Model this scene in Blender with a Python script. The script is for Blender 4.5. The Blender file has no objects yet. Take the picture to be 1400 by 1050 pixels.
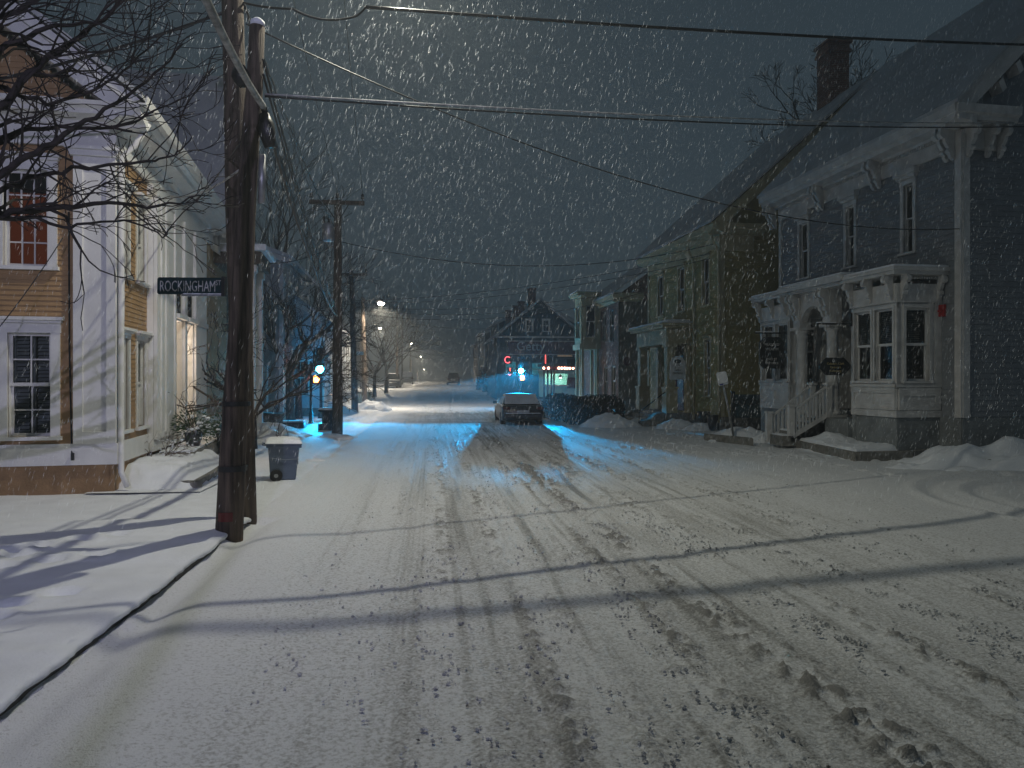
import bpy, bmesh, math, random
import numpy as np
from mathutils import Vector, Matrix, Euler
R = math.radians
random.seed(7)
rng = np.random.default_rng(11)
sc = bpy.context.scene
C = sc.collection

# ------------------------------------------------------------------ camera
CAM_H = 1.8
FPX = 1000.0                       # focal length in photograph pixels (1400 wide)
VPX, HY = 590.0, 518.0             # where the street vanishes
YAW = math.atan((700 - VPX) / FPX)
CT, ST = math.cos(YAW), math.sin(YAW)
cam = bpy.data.cameras.new('camera'); camo = bpy.data.objects.new('camera', cam); C.objects.link(camo)
camo.location = (0, 0, CAM_H); camo.rotation_euler = (R(90), 0, -YAW)
cam.sensor_width = 36; cam.lens = FPX / 1400 * 36; cam.shift_y = -(525 - HY) / 1400
cam.clip_start = 0.05; cam.clip_end = 3000
sc.camera = camo

# ------------------------------------------------------------------ world, sky, sun, exposure
w = bpy.data.worlds.new('World'); sc.world = w; w.use_nodes = True
nt = w.node_tree; nt.nodes.clear()
sky = nt.nodes.new('ShaderNodeTexSky'); sky.sky_type = 'NISHITA'; sky.sun_disc = False
sky.sun_elevation = R(55); sky.sun_rotation = R(200)
mixs = nt.nodes.new('ShaderNodeMixRGB'); mixs.inputs[0].default_value = 0.975
mixs.inputs[2].default_value = (0.25, 0.375, 0.455, 1)     # low snow cloud lit by the town
bg = nt.nodes.new('ShaderNodeBackground'); bg.inputs[1].default_value = 0.105
wo = nt.nodes.new('ShaderNodeOutputWorld')
nt.links.new(sky.outputs[0], mixs.inputs[1]); nt.links.new(mixs.outputs[0], bg.inputs[0]); nt.links.new(bg.outputs[0], wo.inputs[0])
sun = bpy.data.lights.new('sun', 'SUN'); sun.energy = 0.01; sun.angle = R(30); sun.color = (.8, .9, 1)
suno = bpy.data.objects.new('sun', sun); C.objects.link(suno); suno.rotation_euler = (R(35), 0, R(20))
sc.view_settings.view_transform = 'Standard'; sc.view_settings.look = 'None'
sc.view_settings.exposure = 0.0; sc.view_settings.gamma = 1
sc.cycles.use_denoising = True
sc.cycles.max_bounces = 4; sc.cycles.diffuse_bounces = 2; sc.cycles.glossy_bounces = 3
sc.cycles.transparent_max_bounces = 12; sc.cycles.volume_bounces = 0
sc.cycles.caustics_reflective = False; sc.cycles.caustics_refractive = False
sc.cycles.sample_clamp_indirect = 3.0
sc.cycles.use_adaptive_sampling = False

# strengths of the lamps of the place (used in their builders)
P_STREET, P_BEHIND, P_SIGNAL, P_FAR = 1220, 5200, 2600, 3600
HAZE = 0.0042

# ------------------------------------------------------------------ pixel helpers (directions only)
def ray(px, py=HY):
    u = (px - 700) / FPX
    return (u * CT + ST, CT - u * ST, (HY - py) / FPX)
def on_z(px, py, z=0.0):
    d = ray(px, py); t = (z - CAM_H) / d[2]
    return Vector((d[0] * t, d[1] * t, z))
def at_depth(px, py, dep):
    d = ray(px, py); return Vector((d[0] * dep, d[1] * dep, CAM_H + d[2] * dep))
def depth_of(x, y): return y * CT + x * ST
def gz(y):                                         # the street climbs gently past the crossing
    t = min(1, max(0, (y - 50) / 65)); return 1.0 * t * t * (3 - 2 * t)

# ------------------------------------------------------------------ materials
MATS = {}
def pm(name, col, rough=.75, var=.18, scale=6, bump=.15, bscale=None, metal=0, spec=.4, stretch=None, dark=None):
    m = bpy.data.materials.new(name); m.use_nodes = True; n = m.node_tree; b = n.nodes['Principled BSDF']
    b.inputs['Roughness'].default_value = rough; b.inputs['Metallic'].default_value = metal
    b.inputs['Specular IOR Level'].default_value = spec
    tc = n.nodes.new('ShaderNodeTexCoord'); mp = n.nodes.new('ShaderNodeMapping')
    n.links.new(tc.outputs['Object'], mp.inputs[0])
    if stretch: mp.inputs['Scale'].default_value = stretch
    no = n.nodes.new('ShaderNodeTexNoise'); no.inputs['Scale'].default_value = scale; no.inputs['Detail'].default_value = 6
    n.links.new(mp.outputs[0], no.inputs[0])
    cr = n.nodes.new('ShaderNodeValToRGB')
    lo = dark if dark else [c * (1 - var * 1.6) for c in col]; hi = [min(1, c * (1 + var)) for c in col]
    cr.color_ramp.elements[0].position = .3; cr.color_ramp.elements[1].position = .72
    cr.color_ramp.elements[0].color = (*lo, 1); cr.color_ramp.elements[1].color = (*hi, 1)
    n.links.new(no.outputs[0], cr.inputs[0]); n.links.new(cr.outputs[0], b.inputs['Base Color'])
    if bump:
        n2 = n.nodes.new('ShaderNodeTexNoise'); n2.inputs['Scale'].default_value = bscale or scale * 6; n2.inputs['Detail'].default_value = 5
        n.links.new(mp.outputs[0], n2.inputs[0])
        bp = n.nodes.new('ShaderNodeBump'); bp.inputs['Strength'].default_value = bump; bp.inputs['Distance'].default_value = .02
        n.links.new(n2.outputs[0], bp.inputs['Height']); n.links.new(bp.outputs[0], b.inputs['Normal'])
    MATS[name] = m; return m
def emit(name, col, s):
    m = bpy.data.materials.new(name); m.use_nodes = True; n = m.node_tree; n.nodes.clear()
    e = n.nodes.new('ShaderNodeEmission'); e.inputs[0].default_value = (*col, 1); e.inputs[1].default_value = s
    o = n.nodes.new('ShaderNodeOutputMaterial'); n.links.new(e.outputs[0], o.inputs[0]); return m
def glassmat(name, tint=(.50, .54, .54), refl=.015, rough=.02):
    m = bpy.data.materials.new(name); m.use_nodes = True; n = m.node_tree; n.nodes.clear()
    t = n.nodes.new('ShaderNodeBsdfTransparent'); t.inputs[0].default_value = (*tint, 1)
    g = n.nodes.new('ShaderNodeBsdfGlossy'); g.inputs['Roughness'].default_value = rough; g.inputs[0].default_value = (.9, .9, .9, 1)
    f = n.nodes.new('ShaderNodeFresnel'); f.inputs[0].default_value = 1.38
    a = n.nodes.new('ShaderNodeMath'); a.operation = 'ADD'; a.inputs[1].default_value = refl; a.use_clamp = True
    mx = n.nodes.new('ShaderNodeMixShader'); o = n.nodes.new('ShaderNodeOutputMaterial')
    n.links.new(f.outputs[0], a.inputs[0]); n.links.new(a.outputs[0], mx.inputs[0])
    n.links.new(t.outputs[0], mx.inputs[1]); n.links.new(g.outputs[0], mx.inputs[2]); n.links.new(mx.outputs[0], o.inputs[0]); return m

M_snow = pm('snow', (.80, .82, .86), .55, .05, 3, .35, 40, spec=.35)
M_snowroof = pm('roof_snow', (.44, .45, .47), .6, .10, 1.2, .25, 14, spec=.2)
M_tan = pm('tan_clapboard_paint', (.38, .235, .115), .65, .10, 3, .08, 60)
M_tanf = pm('tan_foundation_paint', (.30, .185, .095), .8, .15, 4, .3, 30)
M_white = pm('white_trim_paint', (.74, .73, .72), .55, .06, 3, .05, 40)
M_whiteold = pm('weathered_white_paint', (.56, .55, .54), .6, .12, 4, .1, 30)
M_grey = pm('grey_blue_clapboard_paint', (.215, .23, .25), .65, .10, 2, .1, 40)
M_found = pm('grey_foundation', (.22, .235, .24), .85, .2, 3, .3, 25)
M_olive = pm('ochre_clapboard_paint', (.30, .255, .10), .7, .12, 2, .12, 40)
M_olivetrim = pm('ochre_trim_paint', (.42, .37, .23), .65, .10, 3, .08, 30)
M_granite = pm('granite', (.20, .19, .17), .85, .3, 9, .4, 50)
M_kerb = pm('kerb_granite', (.10, .095, .085), .9, .4, 10, .5, 60)
M_pole = pm('pole_wood', (.095, .072, .056), .9, .55, 7, .9, 26, stretch=(3, 3, .25))
M_bark = pm('bark', (.04, .033, .03), .9, .35, 12, .4, 40)
M_black = pm('black_metal', (.018, .019, .02), .45, .2, 8, .05)
M_wire = pm('cable_sheath', (.02, .02, .021), .5, .2, 4, 0)
M_icy = pm('snow_on_cable', (.42, .42, .42), .6, .35, 9, .1)
M_steel = pm('galvanised_steel', (.34, .35, .36), .45, .15, 8, .05, metal=.6)
M_dark = pm('room_shade_backing', (.02, .02, .022), .95, .1, 2, 0)
M_sash = pm('sash_paint', (.66, .65, .64), .5, .06, 3, 0)
M_blind = pm('blind_slat', (.22, .225, .23), .6, .05, 3, 0)
M_shut = pm('shutter_paint', (.50, .50, .50), .6, .05, 3, 0)
M_curtain = emit('warm_lit_curtain', (.50, .10, .03), .17)
M_reddoor = pm('red_door_paint', (.12, .018, .014), .5, .15, 3, .05)
M_greendoor = pm('dark_green_door_paint', (.045, .075, .065), .45, .15, 3, .05)
M_signblk = pm('black_sign_paint', (.008, .008, .009), .4, .1, 4, 0)
M_gold = pm('gold_leaf', (.42, .33, .13), .45, .1, 8, 0, metal=.2)
M_pale = pm('pale_lettering', (.46, .46, .45), .6, .1, 8, 0)
M_signgreen = pm('green_sign_sheeting', (.004, .028, .035), .4, .1, 6, 0)
M_signwhite = pm('white_sign_sheeting', (.60, .62, .64), .4, .05, 6, 0)
M_bin = pm('blue_grey_plastic', (.085, .115, .165), .45, .1, 4, .05)
M_rub = pm('rubber', (.014, .014, .014), .8, .2, 8, .1)
M_carpaint = pm('dark_car_paint', (.02, .024, .03), .3, .2, 3, 0, spec=.6)
M_carglass = pm('car_glass', (.01, .011, .012), .08, 0, 3, 0, spec=.8)
M_tail = pm('tail_lamp_red', (.10, .006, .006), .2, .1, 3, 0)
M_tarp = pm('dark_cladding', (.045, .07, .075), .8, .2, 3, .1)
M_shop = pm('shop_clapboard', (.028, .05, .058), .8, .2, 2, .1)
M_redband = pm('dark_red_fascia', (.085, .012, .02), .6, .15, 2, .05)
M_purple = pm('purple_board', (.06, .012, .04), .6, .1, 3, 0)
M_mint = pm('mint_trailer_paint', (.34, .60, .52), .5, .06, 3, 0)
M_hedge = pm('hedge_leaf', (.016, .024, .016), .7, .4, 20, 0)
M_ever = pm('evergreen_leaf', (.035, .075, .03), .6, .35, 18, 0)
M_twig = pm('dry_twig', (.10, .06, .04), .9, .3, 18, 0)
M_dirt = pm('dirty_snow_clod', (.27, .26, .24), .9, .45, 14, .6, 50)
M_slush = pm('grey_snow_clod', (.62, .62, .62), .9, .3, 14, .6, 50)
M_yhyd = pm('hydrant_yellow', (.55, .40, .06), .5, .15, 8, .05)
M_hblue = pm('hydrant_blue', (.25, .50, .62), .5, .1, 8, .05)
M_redsign = pm('red_alarm_paint', (.35, .015, .015), .5, .1, 8, 0)
M_cream = pm('cream_door_paint', (.72, .66, .58), .55, .06, 3, 0)
M_glass = glassmat('window_glass')
M_glassd = glassmat('dim_window_glass', (.45, .5, .5), .10)

def brickmat():
    m = bpy.data.materials.new('brick'); m.use_nodes = True; n = m.node_tree; b = n.nodes['Principled BSDF']
    b.inputs['Roughness'].default_value = .9
    tc = n.nodes.new('ShaderNodeTexCoord'); bt = n.nodes.new('ShaderNodeTexBrick')
    sx = n.nodes.new('ShaderNodeSeparateXYZ'); cx = n.nodes.new('ShaderNodeCombineXYZ'); ad = n.nodes.new('ShaderNodeMath'); ad.operation = 'ADD'
    n.links.new(tc.outputs['Object'], sx.inputs[0]); n.links.new(sx.outputs[0], ad.inputs[0]); n.links.new(sx.outputs[1], ad.inputs[1])
    n.links.new(ad.outputs[0], cx.inputs[0]); n.links.new(sx.outputs[2], cx.inputs[1]); n.links.new(cx.outputs[0], bt.inputs[0])
    bt.inputs['Color1'].default_value = (.17, .065, .045, 1); bt.inputs['Color2'].default_value = (.11, .045, .035, 1); bt.inputs['Mortar'].default_value = (.16, .14, .12, 1)
    bt.inputs['Scale'].default_value = 1; bt.inputs['Brick Width'].default_value = .21; bt.inputs['Row Height'].default_value = .07; bt.inputs['Mortar Size'].default_value = .01
    bp = n.nodes.new('ShaderNodeBump'); bp.inputs['Strength'].default_value = .5; bp.inputs['Distance'].default_value = .02; bp.invert = True
    n.links.new(bt.outputs['Fac'], bp.inputs['Height']); n.links.new(bp.outputs[0], b.inputs['Normal']); n.links.new(bt.outputs['Color'], b.inputs['Base Color'])
    return m
M_brick = brickmat()

def roadsnow():
    m = bpy.data.materials.new('trodden_road_snow'); m.use_nodes = True; n = m.node_tree; b = n.nodes['Principled BSDF']
    b.inputs['Roughness'].default_value = .6; b.inputs['Specular IOR Level'].default_value = .3
    at = n.nodes.new('ShaderNodeAttribute'); at.attribute_name = 'dirt'
    tc = n.nodes.new('ShaderNodeTexCoord')
    n1 = n.nodes.new('ShaderNodeTexNoise'); n1.inputs['Scale'].default_value = 42; n1.inputs['Detail'].default_value = 6; n1.inputs['Roughness'].default_value = .65
    n.links.new(tc.outputs['Object'], n1.inputs[0])
    # speckled grit: dirt amount shifts the threshold of the noise
    sub = n.nodes.new('ShaderNodeMath'); sub.operation = 'MULTIPLY_ADD'; sub.inputs[1].default_value = .75; sub.inputs[2].default_value = -.56
    n.links.new(at.outputs['Fac'], sub.inputs[0])
    ad = n.nodes.new('ShaderNodeMath'); ad.operation = 'ADD'; n.links.new(n1.outputs[0], ad.inputs[0]); n.links.new(sub.outputs[0], ad.inputs[1])
    ml = n.nodes.new('ShaderNodeMath'); ml.operation = 'MULTIPLY'; ml.inputs[1].default_value = 3.0; ml.use_clamp = True; n.links.new(ad.outputs[0], ml.inputs[0])
    cr = n.nodes.new('ShaderNodeValToRGB'); e = cr.color_ramp.elements
    e[0].position = 0; e[0].color = (.77, .78, .80, 1); e[1].position = 1; e[1].color = (.25, .245, .235, 1)
    x = cr.color_ramp.elements.new(.45); x.color = (.53, .53, .53, 1)
    n.links.new(ml.outputs[0], cr.inputs[0]); n.links.new(cr.outputs[0], b.inputs['Base Color'])
    n2 = n.nodes.new('ShaderNodeTexNoise'); n2.inputs['Scale'].default_value = 95; n2.inputs['Detail'].default_value = 6
    n.links.new(tc.outputs['Object'], n2.inputs[0])
    bp = n.nodes.new('ShaderNodeBump'); bp.inputs['Strength'].default_value = .7; bp.inputs['Distance'].default_value = .02
    n.links.new(n2.outputs[0], bp.inputs['Height']); n.links.new(bp.outputs[0], b.inputs['Normal'])
    return m
M_road = roadsnow()

# ------------------------------------------------------------------ object helpers
def tag(o, label=None, cat=None, group=None, kind=None):
    if label: o['label'] = label
    if cat: o['category'] = cat
    if group: o['group'] = group
    if kind: o['kind'] = kind
    return o
def thing(name, label, cat, loc=(0, 0, 0), rz=0, group=None):
    o = bpy.data.objects.new(name, None); C.objects.link(o); o.location = loc; o.rotation_euler = (0, 0, rz)
    o.empty_display_size = .2
    return tag(o, label, cat, group)
def link(name, me, parent=None):
    o = bpy.data.objects.new(name, me); C.objects.link(o)
    if parent: o.parent = parent
    return o
def copy_tree(o, parent=None):
    c = o.copy(); C.objects.link(c); c.parent = parent
    for ch in list(o.children): copy_tree(ch, c)
    return c

class Face:
    """A facade of a thing: u along it (to the right seen from outside), d outwards, v up."""
    def __init__(s, parent, ox, oy, rot):
        s.p = parent; s.ox, s.oy = ox, oy; s.c, s.s = math.cos(R(rot)), math.sin(R(rot)); s.rz = parent.rotation_euler.z; s.L = parent.location
    def loc(s, u, d, v): return (s.ox + u * s.c + d * s.s, s.oy + u * s.s - d * s.c, v)
    def world(s, u, d, v):
        x, y, z = s.loc(u, d, v); c, n = math.cos(s.rz), math.sin(s.rz)
        return (s.L[0] + x * c - y * n, s.L[1] + x * n + y * c, s.L[2] + z)
    def u(s, px, d=0):
        a = s.world(0, d, 0); b = s.world(1, d, 0); r = ray(px)
        ex, ey = b[0] - a[0], b[1] - a[1]
        return -(a[0] * r[1] - a[1] * r[0]) / (ex * r[1] - ey * r[0])
    def v(s, py, u, d=0):
        a = s.world(u, d, 0); return CAM_H + (HY - py) / FPX * depth_of(a[0], a[1]) - s.L[2]

class MB:
    def __init__(s, face=None): s.v = []; s.f = []; s.face = face; s.M = None
    def add(s, vs, fs):
        n = len(s.v)
        for p in vs:
            if s.M is not None: p = tuple(s.M @ Vector(p))
            s.v.append(s.face.loc(*p) if s.face else tuple(p))
        s.f += [tuple(i + n for i in f) for f in fs]
    def box(s, x0, x1, y0, y1, z0, z1):
        s.add([(x0, y0, z0), (x1, y0, z0), (x1, y1, z0), (x0, y1, z0), (x0, y0, z1), (x1, y0, z1), (x1, y1, z1), (x0, y1, z1)],
              [(0, 3, 2, 1), (4, 5, 6, 7), (0, 1, 5, 4), (1, 2, 6, 5), (2, 3, 7, 6), (3, 0, 4, 7)])
    def prism(s, poly, ext):
        n = len(poly); e = Vector(ext)
        s.add([tuple(p) for p in poly] + [tuple(Vector(p) + e) for p in poly],
              [tuple(range(n))[::-1], tuple(range(n, 2 * n))] + [(i, (i + 1) % n, n + (i + 1) % n, n + i) for i in range(n)])
    def quad(s, a, b, c, d): s.add([a, b, c, d], [(0, 1, 2, 3)])
    def tube(s, path, rad, n=6, cap=True):
        path = [Vector(p) for p in path]; m = len(path)
        if not hasattr(rad, '__len__'): rad = [rad] * m
        vs, fs = [], []; up = None
        for i, p in enumerate(path):
            t = (path[min(i + 1, m - 1)] - path[max(i - 1, 0)])
            if t.length < 1e-9: t = Vector((0, 0, 1))
            t.normalize()
            if up is None:
                up = Vector((1, 0, 0)) if abs(t.x) < .8 else Vector((0, 1, 0))
            a = (up - t * up.dot(t)); a.normalize(); b = t.cross(a); up = a
            for k in range(n):
                an = 2 * math.pi * k / n; vs.append(tuple(p + (a * math.cos(an) + b * math.sin(an)) * rad[i]))
        for i in range(m - 1):
            for k in range(n):
                k2 = (k + 1) % n; fs.append((i * n + k, i * n + k2, (i + 1) * n + k2, (i + 1) * n + k))
        if cap: fs += [tuple(range(n))[::-1], tuple(range((m - 1) * n, m * n))]
        s.add(vs, fs)
    def lathe(s, prof, c=(0, 0, 0), n=16):
        vs, fs = [], []; m = len(prof)
        for r, z in prof:
            for k in range(n):
                a = 2 * math.pi * k / n; vs.append((c[0] + r * math.cos(a), c[1] + r * math.sin(a), c[2] + z))
        for i in range(m - 1):
            for k in range(n):
                k2 = (k + 1) % n; fs.append((i * n + k, i * n + k2, (i + 1) * n + k2, (i + 1) * n + k))
        fs += [tuple(range(n))[::-1], tuple(range((m - 1) * n, m * n))]
        s.add(vs, fs)
    def blob(s, c, r, rough=.15, seg=12, ring=7, seed=0):
        rr = random.Random(seed); ph = [rr.uniform(0, 6.28) for _ in range(6)]
        vs, fs = [], []
        for i in range(ring + 1):
            th = math.pi * i / ring
            for k in range(seg):
                a = 2 * math.pi * k / seg
                q = 1 + rough * (math.sin(3 * a + ph[0]) * math.sin(2 * th + ph[1]) + .6 * math.sin(5 * a + ph[2] + 3 * th) + .5 * math.sin(7 * th + ph[3] - 2 * a))
                vs.append((c[0] + r[0] * q * math.sin(th) * math.cos(a), c[1] + r[1] * q * math.sin(th) * math.sin(a), c[2] + r[2] * q * math.cos(th)))
        for i in range(ring):
            for k in range(seg):
                k2 = (k + 1) % seg; fs.append((i * seg + k, i * seg + k2, (i + 1) * seg + k2, (i + 1) * seg + k))
        s.add(vs, fs)
    def build(s, name, mat, parent=None, smooth=False, fix=True, bevel=0):
        me = bpy.data.meshes.new(name); me.from_pydata(s.v, [], s.f)
        if fix and len(s.f) < 60000:
            bm = bmesh.new(); bm.from_mesh(me); bmesh.ops.recalc_face_normals(bm, faces=bm.faces); bm.to_mesh(me); bm.free()
        me.materials.append(mat)
        if smooth: me.polygons.foreach_set('use_smooth', [True] * len(me.polygons))
        o = link(name, me, parent)
        if bevel:
            b = o.modifiers.new('bevel', 'BEVEL'); b.width = bevel; b.segments = 2; b.limit_method = 'ANGLE'
        return o
def boxo(name, mat, parent, face, *b, bevel=0):
    m = MB(face); m.box(*b); return m.build(name, mat, parent, bevel=bevel)

def text_mesh(name, s, size, mat, parent, xs=1.0, ext=.004, align='CENTER', fit=None):
    cu = bpy.data.curves.new(name, 'FONT'); cu.body = s; cu.size = size; cu.align_x = align; cu.extrude = ext; cu.resolution_u = 3
    t = bpy.data.objects.new(name, cu); C.objects.link(t)
    dg = bpy.context.evaluated_depsgraph_get(); me = bpy.data.meshes.new_from_object(t.evaluated_get(dg))
    bpy.data.objects.remove(t); bpy.data.curves.remove(cu)
    if fit: xs = fit / (max(v.co.x for v in me.vertices) - min(v.co.x for v in me.vertices))
    for v in me.vertices: v.co.x *= xs
    me.materials.clear(); me.materials.append(mat)
    return link(name, me, parent)

# ------------------------------------------------------------------ numpy value noise
def vnoise(x, y, seed=0):
    xi = np.floor(x).astype(np.int64); yi = np.floor(y).astype(np.int64); fx = x - xi; fy = y - yi
    def h(a, b):
        n = (a * 374761393 + b * 668265263 + seed * 974711) & 0x7fffffff
        n = ((n ^ (n >> 13)) * 1274126177) & 0x7fffffff
        return ((n ^ (n >> 16)) & 0xffff) / 65535.0
    sx = fx * fx * (3 - 2 * fx); sy = fy * fy * (3 - 2 * fy)
    a = h(xi, yi) * (1 - sx) + h(xi + 1, yi) * sx; b = h(xi, yi + 1) * (1 - sx) + h(xi + 1, yi + 1) * sx
    return a * (1 - sy) + b * sy
def fbm(x, y, o=4, seed=0):
    s = 0; a = .5
    for i in range(o): s = s + a * vnoise(x * 2 ** i, y * 2 ** i, seed + i); a *= .5
    return s
gzv = np.vectorize(gz)

def grid_mesh(name, xs, ys, Z, mat, dirt=None, parent=None):
    X, Y = (xs, ys) if xs.ndim == 2 else np.meshgrid(xs, ys); ny, nx = X.shape
    co = np.stack([X, Y, Z], -1).reshape(-1, 3)
    idx = np.arange(nx * ny).reshape(ny, nx)
    f = np.stack([idx[:-1, :-1], idx[:-1, 1:], idx[1:, 1:], idx[1:, :-1]], -1).reshape(-1, 4)
    me = bpy.data.meshes.new(name); me.vertices.add(len(co)); me.vertices.foreach_set('co', co.astype(np.float32).ravel())
    me.loops.add(f.size); me.loops.foreach_set('vertex_index', f.astype(np.int32).ravel())
    me.polygons.add(len(f)); me.polygons.foreach_set('loop_start', np.arange(0, f.size, 4, dtype=np.int32))
    me.polygons.foreach_set('loop_total', np.full(len(f), 4, dtype=np.int32))
    me.polygons.foreach_set('use_smooth', np.ones(len(f), dtype=bool))
    me.update(); me.validate()
    if dirt is not None:
        a = me.attributes.new('dirt', 'FLOAT', 'POINT'); a.data.foreach_set('value', dirt.astype(np.float32).ravel())
    me.materials.append(mat)
    return link(name, me, parent)

# ------------------------------------------------------------------ ground
KX = -2.22                                     # kerb line on the left
ys = list(np.arange(-30, 130, 2.0)) + list(np.linspace(130, 1500, 30))
xs = [-900, -300, -100, -60] + list(np.arange(-40, 61, 4.0)) + [80, 160, 400, 900]
Xg, Yg = np.meshgrid(xs, ys)
tag(grid_mesh('ground', np.array(xs), np.array(ys), gzv(Yg) - .06, M_snow), kind='structure')

def smooth(a, b, x): t = np.clip((x - a) / (b - a), 0, 1); return t * t * (3 - 2 * t)
# --- the road with its ruts
tracks = [(-.95, .10, .15, .4, 0), (-.22, .16, .45, .3, .02), (.42, .22, .7, .9, .12), (1.15, .18, .5, .8, .3), (1.75, .2, .6, .9, .5), (2.2, .26, 1, 1.2, .8), (3.1, .24, .8, 1.0, .9),
          (3.9, .3, .7, .9, .9), (4.9, .25, .5, .6, 1.0), (6.1, .2, .25, .3, 1)]
def track_x(x0, k, y): return x0 + k * np.exp(-y / 5.0) - .012 * np.clip(y - 10, 0, 40) * (x0 > 1.6)
ry = [-6, -3, 0, 1.2, 1.6]; y = 1.6
while y < 250:
    y += max(.023, y * .0075) if y < 60 else y * .03
    ry.append(y)
ry = np.array(ry); rx = np.concatenate([np.arange(KX - .03, 5.2, .022), np.arange(5.2, 11.6, .06)])
X, Y = np.meshgrid(rx, ry)
Z = .02 * fbm(X * .8, Y * .4, 3, 1) + .012 * fbm(X * 4, Y * 3, 3, 5)
D = np.zeros_like(X) + .12
chop = fbm(X * 17, Y * 13, 3, 20); chop2 = fbm(X * 2.2, Y * .55, 3, 31); streak = fbm(X * 14, Y * .35, 3, 55)
near = 1 - smooth(30, 60, Y)
for i, (x0, wd, dirt, ridge, k) in enumerate(tracks):
    dx = X - track_x(x0, k, Y) - .05 * np.sin(Y * .35 + i)
    g = np.exp(-(dx / wd) ** 2)
    Z -= .009 * g * dirt * near
    side = np.exp(-((np.abs(dx) - wd * 1.25) / (wd * .5)) ** 2)
    clump = np.clip((chop - .44) * 6, 0, 1) * np.clip((chop2 - .33) * 4, 0, 1)
    Z += (.030 * side + .012 * g) * ridge * clump * near * (.5 + chop)
    D += (g * .24 * np.clip(chop2 * 1.5, 0, 1) + side * ridge * .60 * clump) * dirt * (.45 + .55 * near)
# tread pattern in the left rut
dx = X - track_x(-.22, .02, Y)
tread = (np.abs(dx) < .13) * (np.sin(dx * 105) > .1) * (Y < 16)
Z -= .006 * tread; D += .07 * tread
dx = X - track_x(2.2, .8, Y); tread = (np.abs(dx) < .2) * (np.sin(dx * 80) > .1) * (Y < 22); Z -= .006 * tread
Z += .012 * (fbm(X * 22, Y * 16, 2, 66) - .4) * np.exp(-((X - 2.2) / 2.6) ** 2) * near
Z += (streak - .45) * .02 * np.exp(-((X - 2.2) / 3.2) ** 2) * near
streak2 = fbm(X * 34, Y * .22, 2, 58); Z += (streak2 - .45) * .012 * np.exp(-((X - 2.0) / 3.4) ** 2) * near; D += np.clip(streak2 - .5, 0, 1) * .5 * np.exp(-((X - 2.0) / 3.0) ** 2)
D += np.clip(streak - .45, 0, 1) * 1.0 * np.exp(-((X - 2.0) / 3.0) ** 2)
# darker band across the far road, and bare streaks before it
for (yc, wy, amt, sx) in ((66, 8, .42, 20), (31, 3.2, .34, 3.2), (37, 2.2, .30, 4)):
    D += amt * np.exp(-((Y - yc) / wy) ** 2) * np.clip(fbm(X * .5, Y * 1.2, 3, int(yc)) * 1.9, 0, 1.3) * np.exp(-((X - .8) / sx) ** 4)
D += .10 * smooth(70, 120, Y) * np.exp(-((X - .5) / 3) ** 4)
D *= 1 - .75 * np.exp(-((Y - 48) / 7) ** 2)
D *= smooth(-2.0, -.9, X) * .88 + .12
# long clean drift by the kerb and the gutter
Z += .045 * smooth(-.9, -1.7, X) * near * (.6 + .8 * fbm(X * .7, Y * .45, 3, 77)) - .075 * np.exp(-((X - (KX + .12)) / .17) ** 2) * (Y < 9.4) + .07 * np.clip(fbm(X * 3, Y * 1.7, 3, 64) - .56, 0, 1) * 4 * np.exp(-((X - KX) / .16) ** 2)
Z += .02 * fbm(X * 1.1, Y * 2.2, 3, 91) * smooth(-.6, -1.5, X)
# curved tracks of a car that turned at the right, footprints on the right
for (cx, cy, rr) in ((10.6, 9.3, 3.1), (10.6, 9.3, 2.45)):
    rad = np.hypot((X - cx), (Y - cy) * 1.0); g = np.exp(-((rad - rr) / .12) ** 2) * (X < 10.9); g2 = np.exp(-((rad - rr - .25) / .1) ** 2) * (X < 10.9)
    Z += -.035 * g + .03 * g2
fr = random.Random(5)
for path, nn in (((6.2, 20.0, 11.2, 11.6), 26), ((5.0, 18.5, 11.4, 13.4), 22), ((7.6, 23, 8.4, 12), 16), ((5.4, 26, 8.3, 21), 12)):
    for q in range(nn):
        t = (q + fr.uniform(-.2, .2)) / nn; fx = path[0] + (path[2] - path[0]) * t + fr.uniform(-.12, .12); fy = path[1] + (path[3] - path[1]) * t + fr.uniform(-.1, .1)
        m = (np.abs(X - fx) < .6) & (np.abs(Y - fy) < .6)
        e = ((X[m] - fx) / .11) ** 2 + ((Y[m] - fy) / .17) ** 2
        Z[m] += -.045 * np.exp(-e * e) + .02 * np.exp(-((np.sqrt(e) - 1.5) / .4) ** 2)
Z += .03 * fbm(X * .6, Y * .6, 3, 12) * smooth(5.5, 9, X)
Z += gzv(Y)
tag(grid_mesh('road', rx, ry, Z, M_road, np.clip(D, 0, .8)), 'snow covered street with tyre ruts and gritty slush', kind='structure')

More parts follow.
